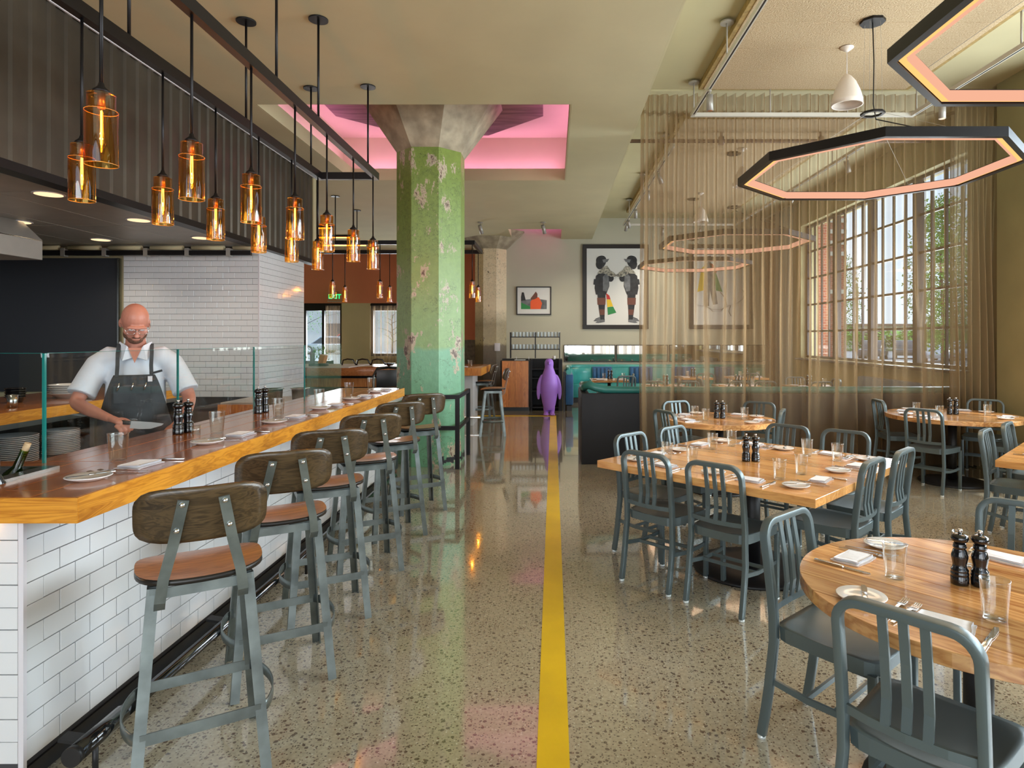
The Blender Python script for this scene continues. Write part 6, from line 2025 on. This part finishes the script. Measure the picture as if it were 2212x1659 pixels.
tree(-19, 48, 7, 3.5, 'green tree seen through the left far window', z0=.33, n=500)
tree(-10.6, 42, 3.2, 1.4, 'low green tree seen through the right far window', z0=.33, n=400)


struct(boxo('street', 'asphalt', -60, -8, 24, 86, -.249, .33), 'raised street outside the far windows')


def car(x, y, rz, mcol, lb, suv=False):
    t = thing('car', lb, 'car', (x, y, -.25 if x > 0 else .33), rz, 'parked cars outside')
    H = 1.65 if suv else 1.42; hb = .92 if suv else .82
    def sh(w, pts, y0, y1):
        m = MB(); k = len(pts)
        m.prism(pts, y0, y1, M=Matrix.Rotation(R(90), 4, 'X')); return m
    body_ = [(-2.25, .32), (-2.28, .62), (-2.15, hb - .06), (-1.1, hb + .02), (1.5, hb + .02), (2.15, hb - .02), (2.25, .6), (2.2, .30)]
    sh(0, body_, -.88, .88).build('body', mcol, t, bevel=.06, segs=2)
    cab = [(-1.25, hb), (-.55, H - .05), (-.35, H), (1.25, H - .02) if suv else (.85, H - .02), (1.95, hb + .02) if suv else (1.55, hb + .02)]
    sh(0, cab, -.78, .78).build('cabin', mcol, t, bevel=.05, segs=2)
    win = [(-1.08, hb + .04), (-.50, H - .12), (1.15 if suv else .8, H - .12), (1.75 if suv else 1.35, hb + .06)]
    sh(0, win, -.795, .795).build('side_windows', 'carglass', t)
    for sx in (-1.38, 1.42):
        for sy in (-1, 1):
            w_ = MB().cyl((sx, sy * .72, .34), (sx, sy * .92, .34), .34, seg=20).build('wheel', 'tyre', t); MB().cyl((sx, sy * .915, .34), (sx, sy * .925, .34), .20, seg=16).build('hubcap', 'chrome', w_)
    return t
MT['car_white'] = mat('white_car_paint', (.62, .63, .64), .2, coat=.6); MT['car_dark'] = mat('dark_car_paint', (.035, .042, .05), .2, coat=.6); MT['car_silver'] = mat('silver_car_paint', (.35, .37, .38), .25, .4, coat=.5); MT['car_red'] = mat('red_car_paint', (.55, .02, .02), .2, coat=.6)
car(24.5, 57, R(70), 'car_silver', 'silver car parked far outside, at the left of the big window', False)
car(27.6, 55, R(55), 'car_dark', 'dark car parked outside beyond the street trees', True)
car(31.5, 57, R(60), 'car_dark', 'second dark car parked outside, middle of the window view', True)
car(29.6, 49, R(60), 'car_silver', 'silver saloon parked outside, middle of the window view')
car(33.2, 53, R(40), 'car_white', 'white car parked outside, largest in the window view', True)
car(36.5, 52, R(70), 'car_white', 'white car half hidden by the window edge outside')
car(37, 57, R(65), 'car_dark', 'dark car farthest to the right in the car park')
car(-17.6, 50, R(12), 'car_silver', 'silver car in the street outside the left far window')
car(-17.6, 54.5, R(8), 'car_red', 'red car in the street outside the left far window', True)
fb_ = thing('low_building', 'long pale low building far across the car park', 'building', (20, 95, -.2))
MB().box(0, 60, 0, 12, 0, 3.6).build('wall', 'band', fb_); MB().box(-.5, 60.5, -.5, 12.5, 3.6, 3.9).build('roof', 'concrete_dark', fb_)
for k in range(8): MB().box(4 + k * 7, 8 + k * 7, -.1, -.02, 1.2, 2.8).build('window', 'carglass', fb_)
fb2 = thing('low_building', 'white building across the street behind the far bar windows', 'building', (-40, 62, -.2))
MB().box(0, 40, 0, 10, 0, 5.2).build('wall', 'kerb', fb2); MB().box(-.5, 40.5, -.5, 10.5, 5.2, 5.7).build('roof', 'car_silver', fb2)
for k in range(5): MB().box(4 + k * 7, 7 + k * 7, -.1, -.02, 1.4, 3.2).build('window', 'carglass', fb2)
hg = thing('hedge', 'low green hedge before the far buildings', 'hedge', (0, 88, -.2)); lf = MB()
for k in range(2600):
    p = Vector((random.uniform(15, 75), random.uniform(-1, 1), random.uniform(0, 1.8) + random.random())); d = Vector((random.uniform(-1, 1), random.uniform(-1, 1), random.uniform(-.3, 1))).normalized() * .8; s_ = d.cross(Vector((0, 0, 1))).normalized() * .3
    lf.add([p, p + d * .5 + s_, p + d, p + d * .5 - s_], [(0, 1, 2, 3)])
tag(lf.build('foliage', 'leaf', hg), kind='stuff')
up = thing('utility_pole', 'wooden utility pole in the distance outside', 'pole', (40, 84, -.2))
MB().cyl((0, 0, 0), (0, 0, 9), .16, .12, 8).build('pole', 'bark', up); MB().box(-1.1, 1.1, -.08, .08, 7.6, 7.8).build('crossarm', 'bark', up)
